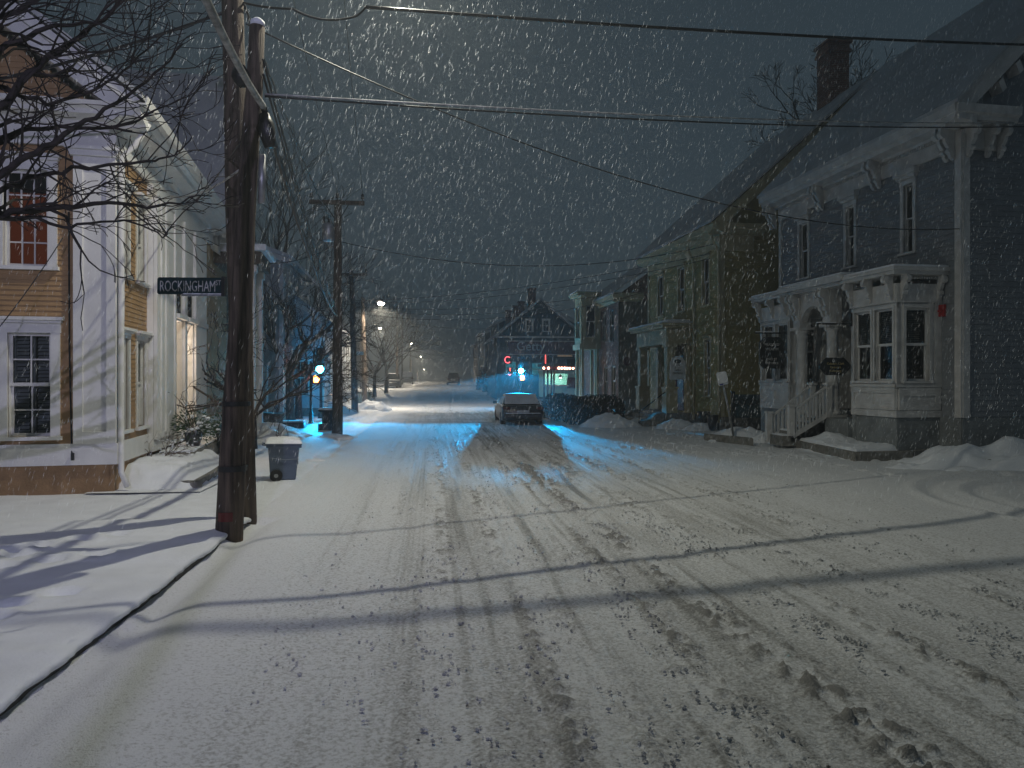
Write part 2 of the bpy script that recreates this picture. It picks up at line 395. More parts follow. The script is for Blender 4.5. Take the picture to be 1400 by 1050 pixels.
def left_z(x, y):
    """height of the snow on the left pavement (numpy)"""
    h = .135 - .10 * smooth(9.05, 9.7, y) + .085 * smooth(15.0, 16.2, y) * smooth(-2.6, -3.0, x)
    return h
ly = [-6, -2, .5]; y = .5
while y < 60:
    y += max(.04, y * .012); ly.append(y)
ly = np.array(ly); lx = np.concatenate([np.linspace(-40, -9, 24), np.arange(-8.9, KX - .06, .045), [KX - .05, KX - .02, KX, KX + .012, KX + .004]])
X, Y = np.meshgrid(lx, ly)
Z = left_z(X, Y) + .045 * (fbm(X * .9, Y * .9, 3, 40) - .45) + .03 * (fbm(X * 3.2, Y * 4, 4, 42) - .45)
wob = .016 * (fbm(X * 0, Y * 5, 3, 71) - .45)
Z += gzv(Y)
fr = random.Random(9)
for path, nn in (((-6.6, 5.0, -3.1, 8.4), 16), ((-6.2, 4.3, -3.0, 7.6), 14), ((-5.2, 3.4, -2.8, 5.6), 10), ((-4.6, 2.6, -2.7, 6.4), 14), ((-6.4, 5.8, -4.0, 4.0), 12), ((-6.8, 6.4, -3.3, 7.4), 9)):
    for q in range(nn):
        t = (q + fr.uniform(-.3, .3)) / nn; fx = path[0] + (path[2] - path[0]) * t + fr.uniform(-.14, .14); fy = path[1] + (path[3] - path[1]) * t + fr.uniform(-.12, .12)
        m = (np.abs(X - fx) < .6) & (np.abs(Y - fy) < .6)
        e = ((X[m] - fx) / .12) ** 2 + ((Y[m] - fy) / .10) ** 2
        Z[m] += -.055 * np.exp(-e * e) + .022 * np.exp(-((np.sqrt(e) - 1.5) / .4) ** 2)
edge = smooth(-2.34, KX, X)
Z = Z - .012 * edge
Z[:, -3] -= .008; Z[:, -2] -= .02 + .02 * (wob[:, -2] > 0); Z[:, -1] = np.maximum(Z[:, -1] - .045 + 1.6 * wob[:, -1], .03)
X = X.copy(); X[:, -5:] += (.06 * (fbm(Y[:, -5:] * 2.2, Y[:, -5:] * 0 + 3, 3, 88) - .45) + .03 * (fbm(Y[:, -5:] * 14, Y[:, -5:] * 0, 2, 89) - .4))
tag(grid_mesh('sidewalk', X, Y, Z, M_snow), kind='structure')

# --- kerb stones on the left
kerb = bpy.data.objects.new('kerb', None); C.objects.link(kerb); tag(kerb, kind='structure')
def kerb_run(y0, y1, x, ln, top):
    y = y0; k = 0
    while y < y1 - .3:
        l = min(ln * random.uniform(.85, 1.1), y1 - y); m = MB()
        o = random.uniform(-.012, .012); t = top + random.uniform(-.012, .008)
        m.prism([(x - .16 + o, y + .008, -.1), (x - .02 + o, y + .008, -.1), (x - .025 + o, y + .008, t - .015), (x - .045 + o, y + .008, t), (x - .16 + o, y + .008, t)], (0, l - .016, 0))
        m.build('kerb_stone', M_kerb, kerb); y += l
kerb_run(-3, 9.1, KX, 1.5, .095); kerb_run(16.6, 24.5, KX - .75, 1.7, .10)

# ------------------------------------------------------------------ facade builders
def wall(face, parent, u0, u1, v0, v1, holes, mat, thick=.14, name='wall', d=0):
    us = sorted({u0, u1, *[h[0] for h in holes], *[h[1] for h in holes]}); vs = sorted({v0, v1, *[h[2] for h in holes], *[h[3] for h in holes]})
    us = [u for u in us if u0 <= u <= u1]; vs = [v for v in vs if v0 <= v <= v1]
    nu, nv = len(us) - 1, len(vs) - 1
    sol = [[True] * nv for _ in range(nu)]
    for i in range(nu):
        for j in range(nv):
            a, b = (us[i] + us[i + 1]) / 2, (vs[j] + vs[j + 1]) / 2
            if any(h[0] < a < h[1] and h[2] < b < h[3] for h in holes): sol[i][j] = False
    m = MB(face); s = lambda i, j: 0 <= i < nu and 0 <= j < nv and sol[i][j]
    for i in range(nu):
        for j in range(nv):
            if not sol[i][j]: continue
            a, b, c, e = us[i], us[i + 1], vs[j], vs[j + 1]
            m.quad((a, d, c), (b, d, c), (b, d, e), (a, d, e)); m.quad((a, d - thick, c), (a, d - thick, e), (b, d - thick, e), (b, d - thick, c))
            if not s(i - 1, j): m.quad((a, d, c), (a, d, e), (a, d - thick, e), (a, d - thick, c))
            if not s(i + 1, j): m.quad((b, d, c), (b, d - thick, c), (b, d - thick, e), (b, d, e))
            if not s(i, j - 1): m.quad((a, d, c), (a, d - thick, c), (b, d - thick, c), (b, d, c))
            if not s(i, j + 1): m.quad((a, d, e), (b, d, e), (b, d - thick, e), (a, d - thick, e))
    return m.build(name, mat, parent, fix=False)
def clapboards(face, parent, u0, u1, v0, v1, holes, mat, step=.115, d=0.0, cut=None, lip=.016):
    m = MB(face); v = v0; k = 0
    while v < v1 - .01:
        ve = min(v + step, v1); a, b = u0, u1
        if cut: a, b = cut(v + step / 2)
        seg = [(a, b)]
        for h in holes:
            if h[2] < v + step * .5 < h[3]:
                ns = []
                for p, q in seg:
                    if h[1] <= p or h[0] >= q: ns.append((p, q)); continue
                    if h[0] > p: ns.append((p, h[0]))
                    if h[1] < q: ns.append((h[1], q))
                seg = ns
        for p, q in seg:
            if q - p < .02: continue
            m.prism([(p, d + .002, v), (p, d + lip, v), (p, d + .004, ve + .004), (p, d + .002, ve + .004)], (q - p, 0, 0))
        v += step
    o = m.build('clapboards', mat, parent); o['kind'] = 'stuff'; return o
def window(face, parent, u0, u1, v0, v1, cas=.1, crown=.0, cols=1, rows=1, blind=None, sill=True, trim=M_white, glass=None, d=0, sash=M_sash, label=None, proud=.035):
    """u0..v1 is the opening; returns its outer casing rectangle"""
    glass = glass or M_glass
    m = MB(face)
    m.box(u0 - cas, u0, d - .02, d + proud, v0, v1); m.box(u1, u1 + cas, d - .02, d + proud, v0, v1)
    m.box(u0 - cas - .012, u1 + cas + .012, d - .02, d + proud + .006, v1, v1 + cas * 1.15)
    top = v1 + cas * 1.15
    if crown:
        m.box(u0 - cas - .03, u1 + cas + .03, d - .02, d + proud + .05, top, top + crown * .45)
        m.box(u0 - cas - .06, u1 + cas + .06, d - .02, d + proud + .09, top + crown * .45, top + crown); top += crown
    m.box(u0 - .002, u0 + .009, d - .139, d - .021, v0, v1); m.box(u1 - .009, u1 + .002, d - .139, d - .021, v0, v1); m.box(u0 + .009, u1 - .009, d - .139, d - .021, v1 - .009, v1 + .002)
    wn = m.build('window', trim, parent)
    if label: wn['label'] = label
    if sill:
        boxo('sill', trim, wn, face, u0 - cas - .03, u1 + cas + .03, d - .06, d + proud + .045, v0 - .055, v0)
    vm = (v0 + v1) / 2; t = max(.022, min(.045, (u1 - u0) * .08))
    for (a, b, dd) in ((vm - t * .4, v1, d - .05), (v0, vm + t * .4, d - .085)):
        s = MB(face); s.box(u0, u0 + t, dd - .03, dd, a, b); s.box(u1 - t, u1, dd - .03, dd, a, b)
        s.box(u0 + t, u1 - t, dd - .03, dd, a, a + t * 1.1); s.box(u0 + t, u1 - t, dd - .03, dd, b - t, b)
        q = .011
        for i in range(1, cols):
            uu = u0 + t + (u1 - u0 - 2 * t) * i / cols; s.box(uu - q, uu + q, dd - .024, dd - .004, a + t * 1.1, b - t)
        for j in range(1, rows):
            vv = a + t + (b - a - 2 * t) * j / rows; s.box(u0 + t, u1 - t, dd - .026, dd - .006, vv - q, vv + q)
        s.build('sash', sash, wn)
        p = MB(face); p.quad((u0 + t, dd - .015, a + t), (u1 - t, dd - .015, a + t), (u1 - t, dd - .015, b - t), (u0 + t, dd - .015, b - t)); p.build('pane', glass, wn, fix=False)
    rm = MB(face); rm.quad((u0 - .05, d - .32, v0 - .05), (u1 + .05, d - .32, v0 - .05), (u1 + .05, d - .32, v1 + .05), (u0 - .05, d - .32, v1 + .05)); rm.build('room_shade_backing', M_dark, wn, fix=False)  # near-black sheet: the darkness of the unlit room is put into its colour
    if blind == 'shutter':
        s = MB(face); n = 26
        for k in range(n):
            vv = v0 + .05 + (v1 - v0 - .1) * k / n
            for (a, b) in ((u0 + .06, (u0 + u1) / 2 - .06), ((u0 + u1) / 2 + .06, u1 - .06)):
                s.prism([(a, d - .135, vv), (a, d - .13, vv), (a, d - .17, vv + .045), (a, d - .175, vv + .045)], (b - a, 0, 0))
        for uu in (u0 + .03, (u0 + u1) / 2, u1 - .03): s.box(uu - .03, uu + .03, d - .18, d - .13, v0, v1)
        s.build('louvred_shutter', M_shut, wn)
    elif blind:
        lo, hi = blind; s = MB(face); vv = v0 + (v1 - v0) * lo; ve = v0 + (v1 - v0) * hi
        while vv < ve:
            s.prism([(u0 + .02, d - .15, vv), (u0 + .02, d - .148, vv), (u0 + .02, d - .165, vv + .03), (u0 + .02, d - .167, vv + .03)], (u1 - u0 - .04, 0, 0)); vv += .042
        s.build('blind', M_blind, wn)
    return wn, (u0 - cas, u1 + cas, v0 - .05, top)
def panelled(face, parent, u0, u1, v0, v1, d, mat, name, n=1, st=.06, fr=.022):
    """boarded panel with raised stiles and rails"""
    m = MB(face); m.box(u0, u1, d - .03, d, v0, v1)
    w_ = (u1 - u0 - st * (n + 1)) / n
    for i in range(n + 1): m.box(u0 + i * (w_ + st), u0 + i * (w_ + st) + st, d, d + fr, v0, v1)
    for i in range(n):
        a = u0 + st + i * (w_ + st); m.box(a, a + w_, d, d + fr - .002, v0, v0 + st * 1.4); m.box(a, a + w_, d, d + fr - .002, v1 - st * 1.4, v1)
    return m.build(name, mat, parent)
def bracket(face, parent, u, d, vtop, h, out, wd, mat):
    """scrolled console under a cornice"""
    pr = []
    for t, r in ((0, 1), (.12, 1.0), (.22, .9), (.34, .72), (.46, .66), (.58, .5), (.68, .33), (.78, .36), (.9, .30), (1, .1)):
        pr.append((u - wd / 2, d + out * r, vtop - h * t))
    pr += [(u - wd / 2, d, vtop - h), (u - wd / 2, d, vtop)]
    m = MB(face); m.prism(pr, (wd, 0, 0))
    for vv, rr, oo in ((vtop - h * .2, h * .15, out * .78), (vtop - h * .72, h * .1, out * .3)):
        seg = [(u - wd / 2 - .012, d + oo + rr * math.cos(a), vv + rr * math.sin(a)) for a in [2 * math.pi * k / 10 for k in range(10)]]
        m.prism(seg, (wd + .024, 0, 0))
    return m.build('bracket', mat, parent)
def dentils(face, parent, u0, u1, d0, d1, v0, v1, step, mat):
    m = MB(face); u = u0
    while u < u1 - step * .4: m.box(u, u + step * .5, d0, d1, v0, v1); u += step
    o = m.build('dentils', mat, parent); o['kind'] = 'stuff'; return o
def cornice(face, parent, u0, u1, v0, prof, mat, name='cornice'):
    """profile: list of (out, dv) from bottom at the wall to the top"""
    m = MB(face); m.prism([(u0, a, v0 + b) for a, b in prof], (u1 - u0, 0, 0)); return m.build(name, mat, parent)

# ================================================================== LEFT TAN HOUSE
c = on_z(155, 668, .1)
L1 = thing('house', 'tan clapboard house with wide white corner pilasters and pediment, at left behind the bare branches', 'house', (c.x, c.y, 0), R(6.5))
FF = Face(L1, 0, 0, 0); FS = Face(L1, 0, 0, 90)
hv = lambda py: FF.v(py, -.3)
vF, vW, vFr, vCo = hv(635), hv(606), hv(203), hv(163)
LW, LL = 8.4, 11.0
print('L1', tuple(L1.location), vF, vW, vFr, vCo, 'side px200', FS.u(200), 'px277', FS.u(277))
def opn(face, pxa, pxb, pya, pyb, d=0):
    a, b = sorted((face.u(pxa, d), face.u(pxb, d))); mid = (a + b) / 2
    return (a, b, face.v(pyb, mid, d), face.v(pya, mid, d))
hl = opn(FF, 11, 70, 455, 597); hu = opn(FF, 5, 66, 232, 364)
fm = -6.3
hl2 = (fm, fm + hl[1] - hl[0], hl[2], hl[3]); hu2 = (fm, fm + hu[1] - hu[0], hu[2], hu[3])
wall(FF, L1, -LW, 0, vF - .02, vFr, [hl, hu, hl2, hu2], M_tan)
cas = []
for h, bl in ((hl, 'shutter'), (hu, None), (hl2, 'shutter'), (hu2, (.3, 1))):
    wn, r = window(FF, L1, *h, cas=.13, crown=.09, cols=3 if h in (hu, hu2) else 2, rows=2, blind=bl, trim=M_white, label='upper window with a warm orange curtain behind it' if h is hu else None)
    cas.append(r)
    if h is hu:                                       # lit curtain behind the upper window
        m = MB(FF); n = 22; a, b = h[0] - .02, h[1] + .02
        pts = [(a + (b - a) * k / n, -.24 + .025 * math.sin(k * 1.9)) for k in range(n + 1)]
        for k in range(n): m.quad((*pts[k], h[2] - .05), (*pts[k + 1], h[2] - .05), (*pts[k + 1], h[3] - .3), (*pts[k], h[3] - .3))
        m.build('curtain', M_curtain, wn, fix=False)
uP = FF.u(102)
clapboards(FF, L1, -LW, uP, vW, vFr, cas, M_tan, .078)
boxo('foundation', M_tanf, L1, FF, -LW, -.06, -.25, .012, -.2, vF)
boxo('water_table', M_white, L1, FF, -LW, .07, -.02, .055, vF, vW)
panelled(FF, L1, uP, .05, vW, vFr - .14, .04, M_white, 'pilaster', 1, .13, .03)
m = MB(FF); m.box(uP - .05, .09, 0, .12, vFr - .14, vFr - .05); m.box(uP - .09, .13, 0, .16, vFr - .05, vFr + .0); m.build('capital', M_white, L1)
boxo('frieze', M_white, L1, FF, -LW, .06, -.1, .065, vFr, vCo - .10)
PR = [(0, 0), (.12, 0), (.16, .06), (.40, .10), (.42, .16), (.50, .2), (.52, .26), (0, .30)]
cornice(FF, L1, -LW - .5, .5, vCo - .14, PR, M_white)
SL = .76; vE = vCo + .16; half = LW / 2
m = MB(FF); m.prism([(-LW, -.12, vCo), (0, -.12, vCo), (-half, -.12, vCo + half * SL)], (0, .10, 0)); m.build('tympanum', M_tan, L1)
def tcut(v):
    t = (v - vCo) / SL; return (-LW + t, -t)
clapboards(FF, L1, -LW, 0, vE, vCo + half * SL - .3, [], M_tan, .09, -.02, tcut)
for s in (1, -1):
    m = MB(FF); f = lambda t: (-half + s * (half + .5 - t), vE - .0 + t * SL)
    a, b = f(0), f(half + .5)
    m.prism([(a[0], 0, a[1]), (b[0], 0, b[1]), (b[0], 0, b[1] - .42), (a[0] - s * .5, 0, a[1] - .04)], (0, .50, 0))
    m.prism([(a[0] + s * .02, 0, a[1] + .0), (b[0], 0, b[1] + .03), (b[0], 0, b[1] - .16), (a[0] - s * .12, 0, a[1] - .06)], (0, .57, 0))
    m.build('raking_cornice', M_white, L1)
    m = MB(FF); m.prism([(a[0] + s * .06, .6, a[1] + .02), (b[0], .6, b[1] + .06), (b[0], .6, b[1] + .16), (a[0] + s * .06, .6, a[1] + .10)], (0, -LL - .6, 0))
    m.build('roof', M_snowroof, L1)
# side towards the street
uA, uB, uE, uZ = FS.u(200, .0), FS.u(237, .12), FS.u(266, .12), FS.u(279, .12)
sl = [opn(FS, 161.5, 174, 462, 588), opn(FS, 186, 197.5, 462, 586)]
s0 = sl[0]; sl[1] = (sl[1][0], sl[1][1], s0[2], s0[3])
su = [(s[0], s[1], FS.v(375, (s[0] + s[1]) / 2 if i == 0 else (s0[0] + s0[1]) / 2), FS.v(262, (s0[0] + s0[1]) / 2)) for i, s in enumerate(sl)]
su[1] = (su[1][0], su[1][1], su[0][2], su[0][3])
print('side windows', sl, su, uA, uB, uE, uZ)
wall(FS, L1, 0, LL, vF - .02, vFr, sl + su + [(uA + .1, uZ - .1, vF, vFr - .3)], M_tan)
cas = [window(FS, L1, *h, cas=.07, crown=.08, cols=1, rows=1, blind=(.55, 1) if i < 2 else (.3, 1), trim=M_white)[1] for i, h in enumerate(sl + su)]
clapboards(FS, L1, .10, uA, vW, vFr, cas, M_tan, .078)
boxo('corner_board', M_white, L1, FS, -.01, .10, 0, .045, vW, vFr)
boxo('foundation', M_tanf, L1, FS, .0, LL, -.25, .012, -.2, vF)
boxo('water_table', M_white, L1, FS, .0, LL, -.02, .06, vF, vW)
boxo('frieze', M_white, L1, FS, -.0, LL, -.1, .06, vFr, vCo - .10)
cornice(FS, L1, -.45, LL, vCo - .14, PR, M_white)
# gutter along the eaves
m = MB(FS); m.prism([(-.56, .50 + a, vCo + .10 + b) for a, b in ((0, 0), (.10, 0), (.13, .12), (.11, .12), (.09, .02), (0, .02))], (LL + .4, 0, 0)); m.build('gutter', M_white, L1)
m = MB(FS); m.tube([(.03, .5, vCo), (.03, .3, vFr + .1), (.04, .11, vFr - .1), (.04, .10, 2.0), (.04, .10, .35), (.0, .2, .12)], .045, 8); m.build('downspout', M_white, L1, True)
m = MB(FF); m.tube([(FF.u(95), .03, vFr - 1), (FF.u(96), .035, hv(480)), (FF.u(99), .03, hv(612)), (FF.u(101), .075, hv(622))], .012, 5); m.box(FF.u(100), FF.u(104), .07, .10, hv(628), hv(618)); m.build('conduit', M_black, L1)
# projecting white entrance bay
dE = .12
e1 = (FS.u(238, dE), FS.u(249, dE)); e2 = (FS.u(252.5, dE), FS.u(264, dE))
vB0, vB1 = FS.v(592, uB, dE) , FS.v(436, uB, dE); vC0, vC1 = FS.v(428, uB, dE), FS.v(385, uB, dE)
holes = [(*e1, vB0, vB1), (*e2, vB0, vB1), (*e1, vC0, vC1), (*e2, vC0, vC1)]
wall(FS, L1, uA, uZ, vF, vFr, holes, M_white, .12, 'entrance_front', dE)
panelled(FS, L1, uA, (uA + uB) / 2, vW - .1, vFr - .1, dE + .035, M_white, 'pilaster', 2, .07, .03)
panelled(FS, L1, (uA + uB) / 2 + .03, uB - .02, vW - .1, vFr - .1, dE + .035, M_white, 'pilaster', 1, .09, .03)
for a, b in ((e1[1] + .02, e2[0] - .02), (e2[1] + .03, uZ)):
    m = MB(FS); m.box(a, b, dE, dE + .06, vB0, vFr - .2); m.box(a - .03, b + .03, dE, dE + .10, vB0 - .15, vB0 + .12); m.box(a - .03, b + .03, dE, dE + .10, vB1 + .02, vB1 + .12); m.build('pilaster', M_white, L1)
for a, b in (e1, e2):
    m = MB(FS)
    for k in range(7): uu = a + (b - a) * (k + .5) / 7; m.tube([(uu, dE - .03, vC0), (uu, dE - .03, vC1)], .012, 4)
    for k in range(5):
        vv = vC0 + (vC1 - vC0) * (k + .5) / 5
        m.tube([(a + (b - a) * (.5 + .3 * math.cos(t)), dE - .02, vv + .06 * math.sin(t)) for t in [6.28 * q / 10 for q in range(11)]], .012, 4)
    m.build('iron_grille', M_black, L1)
    boxo('transom_panel', M_dark, L1, FS, a, b, -.16, -.10, vC0, vC1)
    boxo('ledge', M_white, L1, FS, a - .05, b + .05, dE - .02, dE + .12, vC0 - .09, vC0 - .0)
m = MB(FS)                                            # lit vestibule behind the two openings
u0, u1 = uB - .4, uZ - .15
m.box(u0, u1, -1.25, -1.2, vB0 - .05, vB1 + .1); m.box(u0, u1, -1.2, -.02, vB0 - .1, vB0 - .02); m.box(u0, u1, -1.2, -.02, vB1 + .02, vB1 + .1)
m.box(u0 - .05, u0, -1.2, -.02, vB0 - .05, vB1 + .1); m.box(u1, u1 + .05, -1.2, -.02, vB0 - .05, vB1 + .1); m.build('vestibule', M_cream, L1)
panelled(FS, L1, u0 + 1.2, u1 - .6, vB0, vB1 - .3, -1.18, M_cream, 'door', 2, .12, .03)
m = MB(); lp = FS.loc((e1[1] + e2[0]) / 2, -.55, vB1 - .22); m.lathe([(.02, .24), (.03, .2), (.09, .16), (.10, 0), (.04, -.05)], lp, 10); m.build('vestibule_lamp', emit('lamp_globe', (1, .78, .55), 9), L1, True)
ld = bpy.data.lights.new('vestibule_light', 'POINT'); ld.energy = 55; ld.color = (1, .80, .60); ld.shadow_soft_size = .1
lo = link('vestibule_light', ld, L1); lo.location = (lp[0], lp[1], lp[2] - .15)
# back, far side and rest of the shell
m = MB(FF); m.box(-LW, -LW + .14, -LL, -.01, 0, vFr); m.box(-LW + .15, -.01, -LL, -LL + .14, 0, vFr); m.build('back_wall', M_tan, L1)
m = MB(FF); m.prism([(-LW, -LL, vCo), (0, -LL, vCo), (-half, -LL, vCo + half * SL)], (0, .1, 0)); m.build('back_gable', M_tan, L1)
# landing and steps
st = thing('entrance_steps', 'granite landing and step with snow at the tan house entrance', 'steps', tuple(L1.location), L1.rotation_euler.z); fs2 = Face(st, 0, 0, 90)
boxo('landing', M_granite, st, fs2, FS.u(222, .2), uZ + .1, .14, .75, 0, .43, bevel=.02); boxo('step', M_granite, st, fs2, uE - .6, uZ + .6, .76, 1.1, 0, .24, bevel=.02)
m = MB(fs2); m.box(FS.u(222, .2) + .03, uZ + .08, .16, .72, .435, .47); m.box(uE - .55, uZ + .55, .78, 1.07, .245, .28); m.build('snow', M_snow, st, bevel=.015)

# snow bed with granite edging at the house corner
bed = thing('planting_bed', 'snow mounded planting bed with granite edging beside the tan house corner', 'planting bed', (0, 0, 0))
P = [on_z(163, 662, .05), on_z(270, 668, .05), on_z(298, 651, .05)]; P.append(Vector((P[2].x - .15, 15.0, .05)))
for a, b in ((P[0], P[1]), (P[1], P[2]), (P[2], P[3])):
    d_ = (b - a).normalized(); n_ = Vector((-d_.y, d_.x, 0)) * .11; m = MB()
    m.prism([(a.x, a.y, -.05), (b.x - d_.x * .01, b.y - d_.y * .01, -.05), (b.x + n_.x, b.y + n_.y, -.05), (a.x + n_.x, a.y + n_.y, -.05)], (0, 0, .21)); m.build('edging_stone', M_granite, bed, bevel=.01)
gx = np.linspace(-5.25, -3.55, 40); gy = np.linspace(11.75, 15.2, 60); X, Y = np.meshgrid(gx, gy)
fx = smooth(P[1].x + .02, P[1].x - .45, X + .09 * (Y - 12)) ; fy = smooth(P[1].y - .02 + (P[1].x - X) * .0, P[1].y + .55, Y - (X - P[1].x) * -.02)
Z = .10 + .30 * fx * fy * (.6 + .7 * fbm(X * 1.6, Y * 1.3, 3, 3)) + .05 * fbm(X * 5, Y * 5, 3, 8); Z = np.where((fx * fy) <= .001, .06, Z)
grid_mesh('snow_mound', gx, gy, Z, M_snow, None, bed)

# ------------------------------------------------------------------ branching plants
def grow(mb, p, d, r, ln, depth, rnd, spread=.55, droop=0.0, shrink=.72, sides=4, tips=None, kink=.16, minr=.0025):
    n = 3; pts = [Vector(p)]; rad = [r]; dd = Vector(d).normalized()
    for i in range(n):
        dd = (dd + Vector((rnd.gauss(0, kink), rnd.gauss(0, kink), rnd.gauss(0, kink) - droop))).normalized()
        pts.append(pts[-1] + dd * ln / n); rad.append(max(minr, r * (1 - (1 - shrink) * (i + 1) / n)))
    mb.tube(pts, rad, sides if r > .012 else 3, False)
    if depth == 0:
        if tips is not None: tips.append(pts[-1])
        return
    k = 2 if rnd.random() < .62 else 3
    for j in range(k):
        q = rnd.choice((2, 3, 3)) if j else 3
        side = Vector((rnd.gauss(0, 1), rnd.gauss(0, 1), rnd.gauss(0, 1))); side = (side - dd * side.dot(dd)).normalized()
        nd = (dd + side * spread * rnd.uniform(.5, 1.3)).normalized()
        grow(mb, pts[q], nd, rad[q] * rnd.uniform(.62, .88), ln * rnd.uniform(.62, .9), depth - 1, rnd, spread, droop, shrink, sides, tips, kink, minr)
def tree(name, label, base, height, trunk_r, seed, depth=6, spread=.5, limbs=5, first=.28, droop=-.02, mat=M_bark, group=None, width=1.0, lean=(0, 0), minr=.006, ll=.24):
    t = thing(name, label, 'tree', base, 0, group); rnd = random.Random(seed)
    m = MB(); hgt = height * first
    pts = [(lean[0] * k, lean[1] * k, hgt * k) for k in (0, .3, .65, 1)]
    m.tube(pts, [trunk_r * 1.35, trunk_r * 1.05, trunk_r * .95, trunk_r * .85], 9, False)
    m.build('trunk', mat, t, True)
    m = MB()
    for i in range(limbs):
        a = 6.283 * i / limbs + rnd.uniform(-.4, .4); up = rnd.uniform(.9, 1.9)
        grow(m, (lean[0], lean[1], hgt * rnd.uniform(.78, 1.0)), (math.cos(a) * width, math.sin(a) * width, up), trunk_r * rnd.uniform(.42, .6), height * ll, depth, rnd, spread, droop, .72, 4, None, .16, minr)
    m.build('crown', mat, t, True, fix=False)
    return t

# bare tree reaching in from the left edge: trunk stands just outside the picture
ft = thing('street_tree', 'dark bare tree branches reaching in front of the tan house', 'tree', (-5.6, 5.4, .1))
rnd = random.Random(21); m = MB()
m.tube([(0, 0, 0), (-.03, .02, 1.1), (.02, .05, 2.0), (0, .06, 2.6)], [.19, .15, .13, .12], 10, False); m.build('trunk', M_bark, ft, True)
m = MB(); base = Vector(ft.location)
def limb(pix, dep, r0, r1, twigs=9, start=None, tl=.42, dpt=2):
    n = len(pix); pts = [at_depth(x, y, dep[0] + (dep[1] - dep[0]) * i / (n - 1)) - base for i, (x, y) in enumerate(pix)]
    if start is not None: pts = [Vector(start)] + pts
    # refine
    fine = []
    for i in range(len(pts) - 1):
        for k in range(5): fine.append(pts[i].lerp(pts[i + 1], k / 5) + Vector((rnd.gauss(0, .012), rnd.gauss(0, .012), rnd.gauss(0, .012))))
    fine.append(pts[-1]); L = len(fine); rad = [r0 + (r1 - r0) * i / (L - 1) for i in range(L)]
    m.tube(fine, rad, 5, False)
    for k in range(twigs):
        i = int((.12 + .88 * (k + rnd.random()) / twigs) * (L - 2)); d0 = (fine[i + 1] - fine[i]).normalized()
        s = Vector((rnd.gauss(0, .6), rnd.gauss(0, .9), rnd.gauss(0, 1))); s = (s - d0 * s.dot(d0)).normalized()
        grow(m, fine[i], (d0 + s * rnd.uniform(.5, .95)).normalized(), max(.007, rad[i] * rnd.uniform(.35, .6)), tl * rnd.uniform(.5, 1.15), dpt, rnd, .55, -.02, .72, 4, None, .2, .0038)
crot = (0, .06, 2.55)
limb([(-40, 290), (0, 292), (70, 284), (140, 276), (215, 283), (290, 268)], (5.6, 6.9), .045, .006, 15, crot)
limb([(-40, 300), (5, 232), (60, 200), (130, 160), (200, 110), (250, 60)], (5.5, 6.4), .042, .006, 14, crot)
limb([(-60, 200), (0, 150), (50, 90), (100, 55), (165, 5), (200, -60)], (5.4, 6.2), .045, .008, 14, crot)
limb([(-60, 260), (0, 262), (60, 238), (120, 228), (190, 222), (240, 214), (262, 188)], (5.7, 6.8), .03, .005, 13, crot)
limb([(-40, 230), (0, 188), (70, 172), (140, 178), (200, 160), (255, 130)], (5.6, 6.6), .030, .005, 12, crot)
limb([(-50, 120), (0, 66), (60, 40), (130, 30), (170, -10)], (5.3, 5.9), .035, .006, 13, crot)
limb([(-50, 60), (0, 10), (30, -30), (80, -90)], (5.2, 5.6), .04, .012, 9, crot)
limb([(-30, 300), (40, 300), (100, 312), (170, 300), (225, 322), (240, 310)], (5.8, 6.8), .022, .004, 11, crot)
limb([(-30, 100), (0, 120), (60, 140), (130, 125), (180, 92), (230, 30)], (5.5, 6.3), .026, .005, 13, crot)
limb([(-40, 40), (20, 20), (60, -10), (110, -40)], (5.3, 5.8), .03, .008, 10, crot)
m.build('crown', M_bark, ft, True, fix=False)

# ================================================================== RIGHT GREY HOUSE
c = on_z(1315, 613, .30)
R1 = thing('house', 'large grey clapboard house with white bay windows, bracketed cornice and columned porch at right', 'house', (c.x, c.y, 0), R(3.4))
RF = Face(R1, 0, 0, -90); RE = Face(R1, 0, 0, 0)
rv = lambda py, u=0, d=0: RF.v(py, u, d)
uFar = RF.u(1067); gF = .96; gFr = rv(203); gTop = rv(150, 0, .45)
print('R1', tuple(R1.location), 'far', uFar, 'frieze', gFr, 'top', gTop)
def ropn(pxa, pxb, pya, pyb, d=0, ref=None):
    a, b = sorted((RF.u(pxa, d), RF.u(pxb, d))); mid = (a + b) / 2
    return (a, b, RF.v(pyb, mid, d), RF.v(pya, mid, d))
wc = ropn(1236, 1249, 252, 345); z0, z1 = wc[2], wc[3]
ups = [wc, (*ropn(1157.5, 1168.5, 288, 372)[:2], z0, z1), (*ropn(1094, 1105, 309, 378)[:2], z0, z1)]
# porch/bay layout
uN = RF.u(1286)                                        # wall line where the near bay starts
a0, b0 = 0.3, 2.0
for _ in range(40):                                    # how far the bay stands out: its corner shows at 1226
    md = (a0 + b0) / 2
    if RF.u(1226, md) < uN: a0, b0 = (md, b0) if RF.u(1226, md) > RF.u(1226, a0) else (a0, md)
    else: b0 = md
    if abs(RF.u(1226, md) - uN) < .005: break
dB = md
best = min([.5 + .02 * k for k in range(70)], key=lambda q: abs(RF.u(1226, q) - uN)); dB = best
uBf = RF.u(1165, dB)
print('bay', uN, dB, uBf)
uL1, uL0 = RF.u(1080, dB), RF.u(1040, dB)
print('left bay', uL1, uL0)
gB0, gB1, gB2, gB3, gB4 = rv(607, uN, dB), rv(571, uN, dB), rv(527, uN, dB), rv(413, uN, dB), rv(366, uN, dB + .25)
print('bay heights', gB0, gB1, gB2, gB3, gB4)
dr0, dr1 = RF.u(1150, 0), RF.u(1163, 0)
doorhole = (uL1 + .1, uBf - .1, gF, gB3 - .1)
